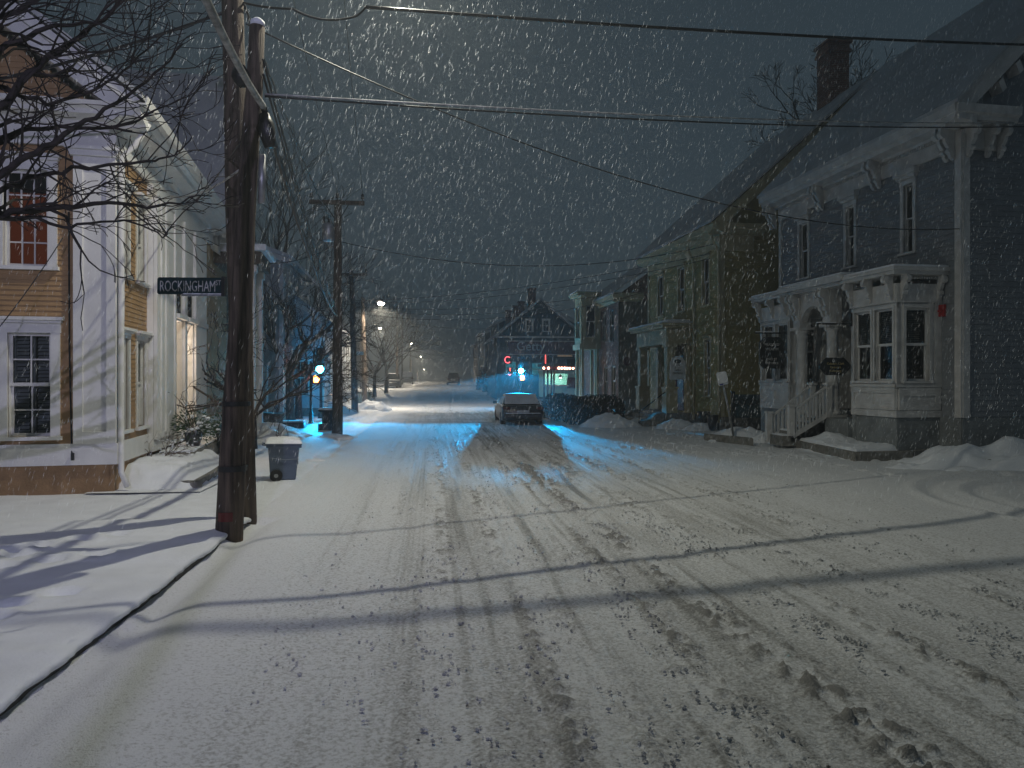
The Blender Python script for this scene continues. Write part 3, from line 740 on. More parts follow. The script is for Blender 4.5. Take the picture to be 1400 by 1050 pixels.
wall(RF, R1, uFar, 0, gF - .02, gFr, ups + [doorhole], M_grey)
cas = [window(RF, R1, *h, cas=.10, crown=.13, blind=(.35, 1) if i == 0 else (.6, 1), trim=M_whiteold)[1] for i, h in enumerate(ups)]
for i, h in enumerate(ups):                            # tall hood over each upper window up to the frieze
    m = MB(RF); m.box(h[0] - .09, h[1] + .09, 0, .05, cas[i][3], gFr - .01); m.box(h[0] - .2, h[1] + .2, 0, .16, gFr - .14, gFr - .01); m.box(h[0] - .15, h[1] + .15, 0, .11, gFr - .22, gFr - .141); m.build('window_hood', M_whiteold, R1)
clapboards(RF, R1, uFar + .02, -.12, gF + .02, gFr, [(h[0] - .1, h[1] + .1, h[2] - .06, gFr) for h in ups] + [(uL0 - .1, uN + .05, 0, gB4 - .25)], M_grey, .118)
W1 = 8.0; HW = W1 / 2
uEv = lambda px: RE.u(px)
wall(RE, R1, 0, W1, gF - .02, gFr, [(1.9, 2.6, 4.3, 5.9), (1.9, 2.6, 1.6, 3.2)], M_grey)
for h in ((1.9, 2.6, 4.3, 5.9), (1.9, 2.6, 1.6, 3.2)): window(RE, R1, *h, cas=.1, crown=.1, trim=M_whiteold)
clapboards(RE, R1, .16, W1, gF + .02, gFr + .4, [(1.78, 2.72, 4.2, 6.25), (1.78, 2.72, 1.5, 3.55)], M_grey, .118)
m = MB(RF); m.box(uFar, -.001, -.3, .02, -.2, gF); m.build('foundation', M_found, R1); m = MB(RE); m.box(.0, W1, -.3, .02, -.2, gF - .001); m.build('foundation', M_found, R1)
m = MB(RF); m.box(-.15, .03, .0, .05, gF, gFr); m.build('corner_board', M_whiteold, R1); m = MB(RE); m.box(.0, .16, .0, .048, gF, gFr); m.build('corner_board', M_whiteold, R1)
boxo('corner_board', M_whiteold, R1, RF, uFar - .02, uFar + .12, 0, .05, gF, gFr)
eH = gTop - gFr
boxo('frieze', M_whiteold, R1, RF, uFar - .05, .05, -.1, .06, gFr, gFr + eH * .62)
cornice(RF, R1, uFar - .4, .42, gFr + eH * .5, [(0, 0), (.10, 0), (.14, .05), (.42, .10), (.44, .18), (.52, .22), (.54, eH * .5), (0, eH * .5)], M_whiteold)
dentils(RF, R1, uFar + .2, -.3, .06, .11, gFr + eH * .40, gFr + eH * .5 - .003, .075, M_whiteold)
for px in (1049, 1053, 1112, 1117, 1187, 1194, 1285, 1293):
    uu = RF.u(px, .25); bracket(RF, R1, min(uu, -.05), .062, gFr + eH * .5 + .08, eH * .85, .34, .085, M_whiteold)
# cornice return on the gable end and raking cornice
cornice(RE, R1, -.5, 1.05, gFr + eH * .5, [(0, 0), (.10, 0), (.14, .05), (.36, .10), (.38, .18), (.46, .22), (.48, eH * .48), (0, eH * .48)], M_whiteold, 'cornice_return')
boxo('frieze', M_whiteold, R1, RE, .0, .95, 0, .058, gFr - .02, gFr + eH * .5)
for uu in (.1, .55, .85): bracket(RE, R1, uu, .06, gFr + eH * .5 + .05, eH * .8, .30, .085, M_whiteold)
m = MB(RE); m.prism([(0, -.05, gFr), (W1, -.05, gFr), (W1, -.05, gTop), (HW, -.05, gTop + HW), (0, -.05, gTop - .05)], (0, -.1, 0)); m.build('gable_wall', M_grey, R1)
for s in (1, -1):
    q = lambda t: (HW - s * (HW + .52 - t), gTop - .04 + t); a, b = q(0), q(HW + .52); m = MB(RE)
    m.prism([(a[0], -.04, a[1]), (b[0], -.04, b[1]), (b[0], -.04, b[1] - .5), (a[0] + s * .42, -.04, a[1] - .03)], (0, .42, 0)); m.build('raking_cornice', M_whiteold, R1)
    if s == 1:
        m = MB(RE)
        for k in range(9): t = .9 + k * .42; p_ = q(t); m.prism([(p_[0] + .25, .0, p_[1] - .30), (p_[0] + .35, .0, p_[1] - .2), (p_[0] + .45, .0, p_[1] - .42), (p_[0] + .35, .0, p_[1] - .52)], (0, .3, 0))
        m.build('rake_dentils', M_whiteold, R1)['kind'] = 'stuff'
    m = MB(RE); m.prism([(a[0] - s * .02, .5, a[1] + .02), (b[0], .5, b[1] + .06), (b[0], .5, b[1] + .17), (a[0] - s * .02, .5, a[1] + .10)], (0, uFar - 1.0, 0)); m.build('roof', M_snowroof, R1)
m = MB(RE); m.box(.15, W1, uFar, uFar + .14, 0, gFr); m.box(W1 - .14, W1, uFar + .15, -.15, 0, gFr)
m.prism([(0, uFar, gFr), (W1, uFar, gFr), (W1, uFar, gTop), (HW, uFar, gTop + HW), (0, uFar, gTop)], (0, .1, 0)); m.build('back_wall', M_grey, R1)

def bay(u0, u1, npan, lit=None, near_side=True):
    """box bay on the street front"""
    bf = Face(R1, *RF.loc(0, dB, 0)[:2], -90)
    w_ = (u1 - u0); pad = .11; gap = .14; wn = (w_ - 2 * pad - gap * (npan - 1)) / npan
    hs = [(u0 + pad + i * (wn + gap), u0 + pad + i * (wn + gap) + wn, gB2 + .10, gB3 - .12) for i in range(npan)]
    wall(bf, R1, u0, u1, gB1, gB3, hs, M_whiteold, .1, 'bay_front')
    for h in hs: window(bf, R1, *h, cas=.05, sill=True, trim=M_whiteold, blind=(.5, 1) if not lit else None, proud=.03, glass=M_glass if not lit else M_glass, label=None)
    panelled(bf, R1, u0 + .02, u1 - .02, gB1 + .16, gB2 - .05, .012, M_whiteold, 'apron_panel', npan, .09, .025)
    boxo('bay_base_board', M_whiteold, R1, bf, u0, u1 + .03, 0, .03, gB1, gB1 + .15); boxo('bay_sill_band', M_whiteold, R1, bf, u0 - .02, u1 + .05, .0, .05, gB2 - .04, gB2 + .03)
    # sides
    for s, uu in ((1, u1), (-1, u0)):
        x, y, _ = RF.loc(uu, dB if s == 1 else 0, 0); sf = Face(R1, x, y, -90 + 90 * s)
        h = (.22 if s == 1 else .3, dB - .30, gB2 + .10, gB3 - .12)
        wall(sf, R1, 0.002, dB, gB1, gB3 - .001, [h], M_whiteold, .1, 'bay_side')
        window(sf, R1, *h, cas=.07, trim=M_whiteold, blind=(.5, 1), proud=.03)
        panelled(sf, R1, .04, dB - .02, gB1 + .16, gB2 - .05, .012, M_whiteold, 'apron_panel', 1, .13, .025)
        boxo('bay_base_board', M_whiteold, R1, sf, 0, dB, 0, .03, gB1, gB1 + .149); boxo('bay_sill_band', M_whiteold, R1, sf, -.05, dB, .0, .049, gB2 - .04, gB2 + .03)
        boxo('bay_pilaster', M_whiteold, R1, sf, dB - .16, dB, .0, .03, gB2 + .03, gB3)
        boxo('bay_foundation', M_found, R1, sf, .02, dB, -.12, -.01, -.2, gB1)
        boxo('frieze', M_whiteold, R1, sf, -.03, dB, -.08, .05, gB3, gB3 + (gB4 - gB3) * .55)
        dentils(sf, R1, .25, dB - .15, .05, .09, gB4 - .24, gB4 - .19, .06, M_whiteold)
        for q in ((.10, dB - .1) if s == 1 else (.1,)): bracket(sf, R1, q, .05, gB4 - .14, (gB4 - gB3) * .75, .20, .075, M_whiteold)
    boxo('bay_foundation', M_found, R1, bf, u0 + .02, u1 - .02, -.12, -.012, -.2, gB1)
    boxo('frieze', M_whiteold, R1, bf, u0 - .03, u1 + .03, -.08, .052, gB3 + .001, gB3 + (gB4 - gB3) * .55)
    for q in [u0 + .08, (u0 + u1) / 2, u1 - .08] if npan > 1 else [u0 + .08, u1 - .08]: bracket(bf, R1, q, .052, gB4 - .14, (gB4 - gB3) * .75, .22, .08, M_whiteold)
    m = MB(RF); e = .30
    m.box(u0 - .12, u1 + e - .05, -.0, dB + e - .05, gB4 - .16, gB4 - .08); m.box(u0 - .16, u1 + e, -.0, dB + e, gB4 - .08, gB4); m.build('bay_cornice', M_whiteold, R1)
    m = MB(RF); m.box(u0 - .1, u1 + e - .04, .0, dB + e - .05, gB4 + .001, gB4 + .05); m.build('bay_roof_snow', M_snow, R1)
bay(uBf, uN, 2); bay(uL0, uL1, 2, lit=True)
# porch between the bays
pc0, pc1 = RF.u(1094, dB - .1), RF.u(1135, dB - .1); gP = rv(567, pc1, dB - .1); gA = rv(447, pc1, dB - .1)
print('porch', pc0, pc1, gP, gA)
for uu in (pc0, pc1):
    m = MB(); p_ = RF.loc(uu, dB - .16, 0); h = gA - gP
    m.lathe([(.24, gP), (.24, gP + .07), (.2, gP + .09), (.21, gP + .14), (.17, gP + .18), (.165, gP + h * .3), (.14, gA - .2), (.15, gA - .16), (.14, gA - .12), (.2, gA - .06), (.21, gA)], (p_[0], p_[1], 0), 20); m.build('column', M_whiteold, R1, True)
    boxo('column_plinth', M_whiteold, R1, RF, uu - .24, uu + .24, dB - .4, dB + .08, gP - .06, gP + .002)
    m = MB(RF); m.box(uu - .23, uu + .23, dB - .39, dB + .07, gA, gA + .07); m.box(uu - .16, uu + .16, dB - .32, dB + .01, gA + .07, gB4 - .16); m.build('impost_block', M_whiteold, R1)
    for q in (-.1, .1): bracket(RF, R1, uu + q, dB + .01, gB4 - .14, (gB4 - gB3) * .95, .24, .075, M_whiteold)
m = MB(RF); ar = []; n = 12; ra = (pc1 - pc0) / 2 - .17; cu_ = (pc0 + pc1) / 2; sp = gA + .08; rise = min(ra, gB4 - .25 - sp)
for k in range(n + 1): a = math.pi * k / n; ar.append((cu_ - ra * math.cos(a), dB - .02, sp + rise * math.sin(a)))
for k in range(n): m.prism([ar[k], ar[k + 1], (ar[k + 1][0], dB - .02, gB4 - .17), (ar[k][0], dB - .02, gB4 - .17)], (0, -.18, 0))
m.build('porch_arch', M_whiteold, R1)
m = MB(RF); m.box(uL1 - .05, uBf + .05, .0, dB + .22, gB4 - .16, gB4 - .08); m.box(uL1 - .05, uBf + .05, .0, dB + .36, gB4 - .08, gB4 + .07); m.build('porch_cornice', M_whiteold, R1)
m = MB(RF); m.box(uL1, uBf, .0, dB + .30, gB4 + .07, gB4 + .13); m.build('porch_roof_snow', M_snow, R1, bevel=.02)
boxo('porch_floor', M_found, R1, RF, uL1 + .01, uBf - .01, .02, dB + .1, -.2, gP - .065)
m = MB(RF); m.box(uL1 + .1, uBf - .1, -1.0, -.95, gF, gB4); m.box(uL1 + .05, uL1 + .1, -1.0, -.02, gF, gB4); m.box(uBf - .1, uBf - .05, -1, -.02, gF, gB4); m.build('porch_back', M_whiteold, R1)
panelled(RF, R1, pc0 + .1, pc0 + .85, gP, gB3 - .25, -.9, M_greendoor, 'door', 2, .1, .03)
panelled(RF, R1, uBf - .75, uBf - .14, gP, gB3 - .1, -.55, M_reddoor, 'door', 2, .1, .03)
m = MB(RE); bl = R1
al = RF.loc(RF.u(1291), .03, rv(422)); m = MB(); m.box(al[0] - .05, al[0] + .0, al[1] - .09, al[1] + .09, al[2] - .13, al[2] + .13); m.lathe([(.06, 0), (.07, .03), (.03, .08)], (al[0] - .06, al[1], al[2] - .03), 10); m.build('fire_alarm', M_redsign, R1)

# signs hanging in front of the grey house
def octo(w_, h_, cx, cz, ch):
    return [(cx - w_ / 2 + ch, cz - h_ / 2), (cx + w_ / 2 - ch, cz - h_ / 2), (cx + w_ / 2, cz - h_ / 2 + ch), (cx + w_ / 2, cz + h_ / 2 - ch), (cx + w_ / 2 - ch, cz + h_ / 2), (cx - w_ / 2 + ch, cz + h_ / 2), (cx - w_ / 2, cz + h_ / 2 - ch), (cx - w_ / 2, cz - h_ / 2 + ch)]
def hang_sign(label, anchor, wpx, ypx, arm_px, lines, mat_l, long_oct):
    """anchor: world point of the bracket at the wall, the board faces down the street"""
    t = thing('hanging_sign', label, 'sign', (anchor.x, anchor.y, 0), 0, 'black signs hanging at the grey house')
    dep = depth_of(anchor.x, anchor.y); k = dep / FPX
    xw = lambda px: (px - arm_px[1]) * k * 1.0 - .02
    zz = lambda py: CAM_H + (HY - py) * k
    m = MB(); za = zz(arm_px[2]); m.box(xw(arm_px[0]), 0, -.018, .018, za - .02, za + .02); m.box(-.03, .02, -.025, .025, zz(arm_px[4]), zz(arm_px[3])); m.build('bracket_arm', M_black, t)
    m = MB(); m.box(xw(arm_px[0]), xw(arm_px[0]) + .5, -.02, .02, za + .021, za + .045); m.build('snow', M_snow, t, bevel=.008)
    cx = (xw(wpx[0]) + xw(wpx[1])) / 2; w_ = (wpx[1] - wpx[0]) * k; z0_, z1_ = zz(ypx[1]), zz(ypx[0]); h_ = z1_ - z0_; cz = (z0_ + z1_) / 2
    m = MB(); pl = octo(w_, h_, cx, cz, min(w_, h_) * (.2 if not long_oct else .3)); m.prism([(a, -.03, b) for a, b in pl], (0, .06, 0))
    if long_oct: m.prism([(a, -.028, b) for a, b in octo(w_ * 1.12, h_ * .45, cx, cz, h_ * .12)], (0, .056, 0))
    bd = m.build('board', M_signblk, t)
    m = MB()
    for q in (-.3, .3): m.tube([(cx + q * w_, 0, z1_ - .01), (cx + q * w_, 0, za)], .006, 4)
    m.build('hanger', M_black, t)
    for s, sz, fz, xsc in lines:
        o = text_mesh('lettering', s, sz * h_, mat_l, t, xsc); o.rotation_euler = (R(90), 0, 0); o.location = (cx, -.034, z0_ + fz * h_)
    return t
a1 = Vector(RF.world(RF.u(1077, dB), dB + .02, 0)); a1.z = 0
hang_sign('black board with pale lettering hanging before the blue lit bay', a1, (1038, 1073), (461, 504), (1033, 1077, 455.5, 445, 488),
          [('MEASURED', .125, .72, .78), ('WEALTH', .125, .575, .85), ('PARK ST', .11, .26, .8), ('LAW OFFICE', .10, .14, .75)], M_pale, False)
a2 = Vector(RF.world(uBf + .02, dB + .04, 0)); a2.z = 0
hang_sign('wide black octagonal board with gold lettering hanging by the red door', a2, (1121, 1160), (489, 513), (1114, 1163, 443, 428, 446),
          [('Coleman, Clark', .19, .60, .85), ('Puckett &', .19, .39, .85), ('Kallenberg', .19, .19, .85)], M_gold, True)

# steps with white railings
stp = thing('porch_stair', 'snowy stair with white railings and square newels at the grey house', 'stair', (0, 0, 0))
yF, yN = 18.45, 17.65; x0s, x1s = 8.85, 10.05; ztop = gP - .06; zb = .26; nst = 5
for k in range(nst):
    xa = x0s + (x1s - x0s) * k / nst; zt = zb + (ztop - zb) * (k + 1) / nst - .03
    m = MB(); m.box(xa, x1s + .1, yN + .06, yF - .06, max(0, zt - .25), zt); m.build('step', M_granite, stp)
    m = MB(); m.box(xa + .02, xa + .3, yN + .1, yF - .1, zt + .001, zt + .04); m.build('snow', M_snow, stp, bevel=.015)
slope = (ztop - zb) / (x1s - x0s)
for yy, xs_, nz in ((yF, x0s, .15), (yN, x0s + .2, .36)):
    m = MB(); m.box(xs_ - .07, xs_ + .07, yy - .07, yy + .07, nz, nz + .74); m.box(xs_ - .09, xs_ + .09, yy - .09, yy + .09, nz + .74, nz + .79); m.build('newel', M_whiteold, stp)
    m = MB(); m.box(x1s - .07, x1s + .07, yy - .07, yy + .07, ztop, ztop + .82); m.box(x1s - .1, x1s + .1, yy - .1, yy + .1, ztop + .82, ztop + .88); m.build('newel', M_whiteold, stp)
    zr0, zr1 = nz + .62, ztop + .74
    m = MB(); m.prism([(xs_ + .07, yy - .035, zr0), (x1s - .07, yy - .035, zr1), (x1s - .07, yy - .035, zr1 + .06), (xs_ + .07, yy - .035, zr0 + .06)], (0, .07, 0)); m.build('handrail', M_whiteold, stp)
    zq0, zq1 = nz + .02, ztop + .06
    m = MB(); m.prism([(xs_ + .07, yy - .03, zq0 - .08), (x1s - .07, yy - .03, zq1 - .08), (x1s - .07, yy - .03, zq1 + .04), (xs_ + .07, yy - .03, zq0 + .04)], (0, .06, 0)); m.build('stringer', M_whiteold, stp)
    nb = 9
    for k in range(nb):
        f = (k + .7) / (nb + .4); xx = xs_ + .07 + (x1s - xs_ - .14) * f
        m = MB(); m.box(xx - .022, xx + .022, yy - .022, yy + .022, zq0 + (zq1 - zq0) * f + .03, zr0 + (zr1 - zr0) * f + .01); m.build('baluster', M_whiteold, stp)

# raised granite edged bed before the grey house
rb = thing('raised_bed', 'snow covered bed with granite kerb in front of the grey house', 'planting bed', (0, 0, 0))
Q = [Vector((9.42, 19.9, 0)), on_z(1168, 633, 0), on_z(1250, 631, 0), on_z(1316, 624, 0)]
segs = [(Q[0], Q[0].lerp(Q[1], .48)), (Q[0].lerp(Q[1], .48), Q[1]), (Q[1], Q[2]), (Q[2], Q[3])]
for a, b in segs:
    d_ = (b - a).normalized(); n_ = Vector((-d_.y, d_.x, 0)) * .16; m = MB(); e_ = d_ * .012
    m.prism([(a.x + e_.x, a.y + e_.y, -.1), (b.x - e_.x, b.y - e_.y, -.1), (b.x + n_.x - e_.x, b.y + n_.y - e_.y, -.1), (a.x + n_.x + e_.x, a.y + n_.y + e_.y, -.1)], (0, 0, .33)); m.build('edging_stone', M_granite, rb, bevel=.012)
gx = np.linspace(8.9, 11.8, 70); gy = np.linspace(14.2, 20.2, 110); X, Y = np.meshgrid(gx, gy)
e1_ = Q[0]; e2_ = Q[1]; xe = e2_.x + (Y - e2_.y) * (e1_.x - e2_.x) / (e1_.y - e2_.y); yn = e2_.y + (X - e2_.x) * (Q[3].y - e2_.y) / (Q[3].x - e2_.x)
ins = smooth(-.02, .12, X - xe) * smooth(-.02, .12, Y - yn)
Z = .02 + ins * (.235 + .06 * fbm(X * 2, Y * 2, 3, 14) + .06 * (fbm(X * 7, Y * 7, 3, 19) - .4)) + (.16 + .1 * fbm(X * 6, Y * 6, 3, 2)) * np.exp(-((X - 9.75) / .4) ** 2 - ((Y - 17.0) / .4) ** 2) + .07 * (fbm(X * 3.5, Y * 3.5, 3, 22) - .4) * ins + .06 * np.exp(-((X - 10.3) / .5) ** 2 - ((Y - 15.6) / .7) ** 2)
grid_mesh('snow_mound', gx, gy, Z, M_snow, None, rb)
def mound(name, label, cx, cy, rx_, ry_, h, seed, cat='snowbank', mat=M_snow, rot=0, lump=.5, group=None):
    n = 40; gx = np.linspace(-1.15, 1.15, n); X, Y = np.meshgrid(gx, gx); rr = np.hypot(X, Y)
    nz = fbm(X * 2.2 + seed, Y * 2.2 + seed, 4, seed)
    Z = h * np.clip(1 - (rr * (1 + lump * (nz - .45))) ** 2, 0, 1) ** .8 * (1 + lump * (fbm(X * 4 + seed * 2, Y * 4, 3, seed + 5) - .45) * 1.6)
    me_o = grid_mesh(name, gx * rx_, gx * ry_, Z - .04, mat); me_o.location = (cx, cy, gz(cy)); me_o.rotation_euler = (0, 0, rot)
    return tag(me_o, label, cat, group)
g = on_z(1335, 640, 0)
mound('snowbank', 'lumpy snowbank with a dirty hollow at the right edge by the dark house wall', g.x + .9, g.y + .2, 2.5, .95, .50, 4, lump=.8)
mound('snowbank', 'low snow lump in front of the granite bed at right', *on_z(1240, 641, 0)[:2], .55, .35, .14, 7)
# dirty hollow in the bank: leaves and clods
rnd = random.Random(3); m = MB()
for k in range(120):
    x_, y_ = g.x + .1 + rnd.gauss(0, .42), g.y - .32 + rnd.gauss(0, .12); s = rnd.uniform(.015, .05); m.blob((x_, y_, .18 + rnd.uniform(-.1, .14) + (y_ - g.y) * .5), (s, s * .8, s * .7), .3, 6, 4, k)
tag(m.build('leaf_litter', M_dirt), 'brown leaves and dirt in the hollow of the right snowbank', 'litter', kind='stuff')

# ================================================================== OCHRE HOUSE (right, second)
c = on_z(985, 586, .10)
R2 = thing('house', 'ochre clapboard house with gable, square columned porch and snow on the roof', 'house', (c.x, c.y, 0), R(2.3))
OF = Face(R2, 0, 0, -90); OE = Face(R2, 0, 0, 0)
ov = lambda py, u=0, d=0: OF.v(py, u, d)
oFar = OF.u(887); oFr = ov(338); oTop = ov(306, 0, .4); W2 = 11.0; H2 = W2 / 2; S2 = .88
print('R2', tuple(R2.location), oFar, oFr, oTop)
def oopn(pxa, pxb, pya, pyb, d=0):
    a, b = sorted((OF.u(pxa, d), OF.u(pxb, d))); mid = (a + b) / 2
    return [a, b, OF.v(pyb, mid, d), OF.v(pya, mid, d)]
oc = oopn(961, 970, 353, 417); ol = oopn(964.5, 971.5, 465, 541)
ow = [oc, oopn(928, 936, 0, 1)[:2] + oc[2:], oopn(900, 907, 0, 1)[:2] + oc[2:], ol]
od = [OF.u(905), OF.u(938), .55, ov(470, OF.u(920))]
wall(OF, R2, oFar, 0, .5, oFr, ow + [od], M_olive)
cas = [window(OF, R2, *h, cas=.09, crown=.05, cols=1, rows=1, blind=(.55, 1) if i != 1 else None, trim=M_olivetrim)[1] for i, h in enumerate(ow)]
clapboards(OF, R2, oFar + .02, -.1, .52, oFr, cas + [(od[0] - .3, od[1] + .3, 0, od[3] + .9)], M_olive, .12)
wall(OE, R2, 0, W2, .5, oFr + .3, [], M_olive); clapboards(OE, R2, .12, W2, .52, oFr + .3, [], M_olive, .12)
boxo('foundation', M_granite, R2, OF, oFar, 0, -.3, .02, -.2, .5); boxo('foundation', M_granite, R2, OE, 0, W2, -.3, .018, -.2, .499)
boxo('corner_board', M_olivetrim, R2, OF, -.12, .03, 0, .045, .5, oFr); boxo('corner_board', M_olivetrim, R2, OE, 0, .13, 0, .044, .5, oFr); boxo('corner_board', M_olivetrim, R2, OF, oFar - .03, oFar + .12, 0, .045, .5, oFr)
boxo('frieze', M_olivetrim, R2, OF, oFar, .04, -.05, .05, oFr, oTop - .2)
cornice(OF, R2, oFar - .35, .45, oTop - .36, [(0, 0), (.08, 0), (.3, .1), (.42, .14), (.46, .34), (0, .36)], M_olivetrim)
cornice(OE, R2, -.45, 1.5, oTop - .36, [(0, 0), (.08, 0), (.3, .1), (.40, .14), (.44, .33), (0, .35)], M_olivetrim, 'cornice_return')
boxo('frieze', M_olivetrim, R2, OE, 0, 1.2, 0, .05, oFr - .12, oTop - .34)
m = MB(OE); m.prism([(0, -.05, oFr), (W2, -.05, oFr), (W2, -.05, oTop), (H2, -.05, oTop + H2 * S2), (0, -.05, oTop)], (0, -.1, 0)); m.build('gable_wall', M_olive, R2)
for s in (1, -1):
    q = lambda t: (H2 - s * (H2 + .5 - t), oTop - .05 + t * S2); a, b = q(0), q(H2 + .5); m = MB(OE)
    m.prism([(a[0], -.04, a[1]), (b[0], -.04, b[1]), (b[0], -.04, b[1] - .5), (a[0] + s * .45, -.04, a[1] - .05)], (0, .46, 0)); m.build('raking_cornice', M_olivetrim, R2)
    m = MB(OE); m.prism([(a[0] - s * .05, .52, a[1] + .01), (b[0], .52, b[1] + .06), (b[0], .52, b[1] + .18), (a[0] - s * .05, .52, a[1] + .10)], (0, oFar - 1.0, 0)); m.build('roof', M_snowroof, R2)
m = MB(OE); m.box(.15, W2, oFar, oFar + .14, 0, oFr); m.box(W2 - .14, W2, oFar + .15, -.15, 0, oFr); m.prism([(0, oFar, oFr), (W2, oFar, oFr), (W2, oFar, oTop), (H2, oFar, oTop + H2 * S2), (0, oFar, oTop)], (0, .1, 0)); m.build('back_wall', M_olive, R2)
# chimney
cp = at_depth(1146, 120, 28.0); cy_ = 26.9
lx_, ly_ = H2 + .05, 2.2; zt = 14.7
m = MB(OE); m.box(lx_ - .40, lx_ + .40, -ly_ - .42, -ly_ + .42, oTop + 2.5, zt - .55); ch = m.build('chimney', M_brick, R2)
m = MB(OE); m.box(lx_ - .47, lx_ + .47, -ly_ - .47, -ly_ + .47, zt - .55, zt - .42); m.box(lx_ - .43, lx_ + .43, -ly_ - .43, -ly_ + .43, zt - .42, zt - .2); m.box(lx_ - .5, lx_ + .5, -ly_ - .5, -ly_ + .5, zt - .2, zt - .1); m.build('chimney_cap', M_brick, ch)
m = MB(OE); m.box(lx_ - .46, lx_ + .46, -ly_ - .46, -ly_ + .46, zt - .099, zt - .04); m.build('chimney_snow', M_snow, ch, bevel=.02)
# downspouts
for px in (989, 948):
    m = MB(OF); uu = OF.u(px, .1) if px < 960 else .06; m.tube([(uu, .38, oTop - .35), (uu, .1, oFr - .2), (uu, .09, 2), (uu, .09, .3)], .045, 6); m.build('downspout', M_olivetrim, R2, True)
# porch
pN, pF = OF.u(945), OF.u(886) ; dP = .4
dP = min([.3 + .05 * k for k in range(60)], key=lambda q: abs(OF.u(911, q) - pN)); pF = OF.u(870, dP)
zE0, zE1, zC = ov(470, pN, dP), ov(443, pN, dP + .2), .52
print('porch2', pN, pF, dP, zE0, zE1)
for uu in (pN - .16, pF + .16, pN - .62):
    if uu == pN - .62: continue
    m = MB(OF); m.box(uu - .22, uu + .22, dP - .44, dP, zC, zC + .9); m.box(uu - .25, uu + .25, dP - .47, dP + .03, zC + .9, zC + .98); m.box(uu - .16, uu + .16, dP - .38, dP - .06, zC + .98, zE0 - .12); m.box(uu - .22, uu + .22, dP - .44, dP, zE0 - .12, zE0); m.build('porch_column', M_olivetrim, R2)
    m = MB(OF); m.box(uu - .14, uu + .14, .02, .16, zC, zE0); m.build('porch_pilaster', M_olivetrim, R2)
m = MB(OF); m.box(pF, pN, dP - .4, dP - .02, zE0, zE1 - .16); m.box(pN - .34, pN - .001, .0, dP - .4, zE0, zE1 - .16); m.box(pF + .001, pF + .34, .0, dP - .4, zE0, zE1 - .16); m.build('porch_beam', M_olivetrim, R2)
m = MB(OF); m.box(pF - .2, pN + .2, 0, dP + .2, zE1 - .15, zE1 - .06); m.box(pF - .28, pN + .28, 0, dP + .28, zE1 - .06, zE1 + .03); m.build('porch_cornice', M_olivetrim, R2)
m = MB(OF); m.prism([(pF - .25, dP + .25, zE1 + .031), (pN + .25, dP + .25, zE1 + .031), (pN + .25, 0, zE1 + .031), (pF - .25, 0, zE1 + .031)], (0, 0, .06)); m.box(pF + .05, pN - .05, .01, dP - .1, zE1 + .09, zE1 + .19); m.build('porch_roof_snow', M_snow, R2, bevel=.03)
dentils(Face(R2, *OF.loc(pN, 0, 0)[:2], 0), R2, -dP, 0, .02, .08, zE1 - .22, zE1 - .15, .12, M_olivetrim)
m = MB(OF); n = 10; xx0, xx1 = .16, dP - .42; spz = zE0 - .32
ar = [(pN - .2, (xx0 + xx1) / 2 - (xx1 - xx0) / 2 * math.cos(math.pi * k / n), spz + .28 * math.sin(math.pi * k / n)) for k in range(n + 1)]
for k in range(n): m.prism([ar[k], ar[k + 1], (ar[k + 1][0], ar[k + 1][1], zE0), (ar[k][0], ar[k][1], zE0)], (-.1, 0, 0))
m.build('porch_arch', M_olivetrim, R2)
boxo('porch_floor', M_granite, R2, OF, pF + .01, pN - .01, .02, dP + .02, -.2, zC - .001)
panelled(OF, R2, od[0] + .4, od[1] - .5, .56, od[3] - .5, -.12, M_reddoor, 'door', 2, .1, .03)
# cheek walls of the porch steps
ps = thing('porch_stair', 'stone steps with scrolled cheek blocks before the ochre porch', 'stair', tuple(R2.location), R2.rotation_euler.z); pf2 = Face(ps, 0, 0, -90)
for uu in (pN - .2, pF + .3):
    m = MB(pf2); pr = [(uu - .2, dP + .04, -.1), (uu - .2, dP + .95, -.1), (uu - .2, dP + .95, .22), (uu - .2, dP + .6, .30), (uu - .2, dP + .35, .5), (uu - .2, dP + .04, .55)]
    m.prism(pr, (.4, 0, 0)); m.build('cheek_block', M_granite, ps, bevel=.03)
for k in range(3): boxo('step', M_granite, ps, pf2, pF + .55, pN - .45, dP + .04, dP + .9 - .27 * k, -.1 + .16 * k, .10 + .16 * k - .002)
m = MB(pf2); m.tube([(pN - .1, dP + 1.0, .55), (pN - .1, dP + .2, 1.15), (pN - .1, dP - .4, 1.6)], .02, 6); m.tube([(pN - .1, dP + 1.0, .0), (pN - .1, dP + 1.0, .55)], .02, 6); m.build('iron_handrail', M_black, ps)
# arched sign board hanging in the ochre porch
sw = thing('arched_sign', 'pale arched board with a tree emblem hanging in the ochre porch', 'sign')
dpt = depth_of(*OF.world(pN - .3, dP - .5, 0)[:2]); ctr = at_depth(926.5, 503, dpt - .4); sw.location = (ctr.x, ctr.y, ctr.z); k_ = (dpt - .4) / FPX
hw, hh = 11 * k_, 16 * k_
pl = [(-hw, -hh + .03), (-hw + .03, -hh), (hw - .03, -hh), (hw, -hh + .03), (hw, hh * .5), (hw * .86, hh * .62), (hw * .6, hh * .9), (0, hh), (-hw * .6, hh * .9), (-hw * .86, hh * .62), (-hw, hh * .5)]
m = MB(); m.prism([(a, -.025, b) for a, b in pl], (0, .05, 0)); m.build('board', M_signwhite, sw)
m = MB(); m.blob((0, -.03, hh * .56), (hw * .42, .01, hh * .16), .2, 12, 6, 2); m.tube([(0, -.03, hh * .45), (.01, -.03, hh * .2)], .018, 5); m.tube([(-.06, -.03, hh * .18), (.07, -.03, hh * .2)], .012, 5); em = m.build('tree_emblem', M_signgreen, sw)
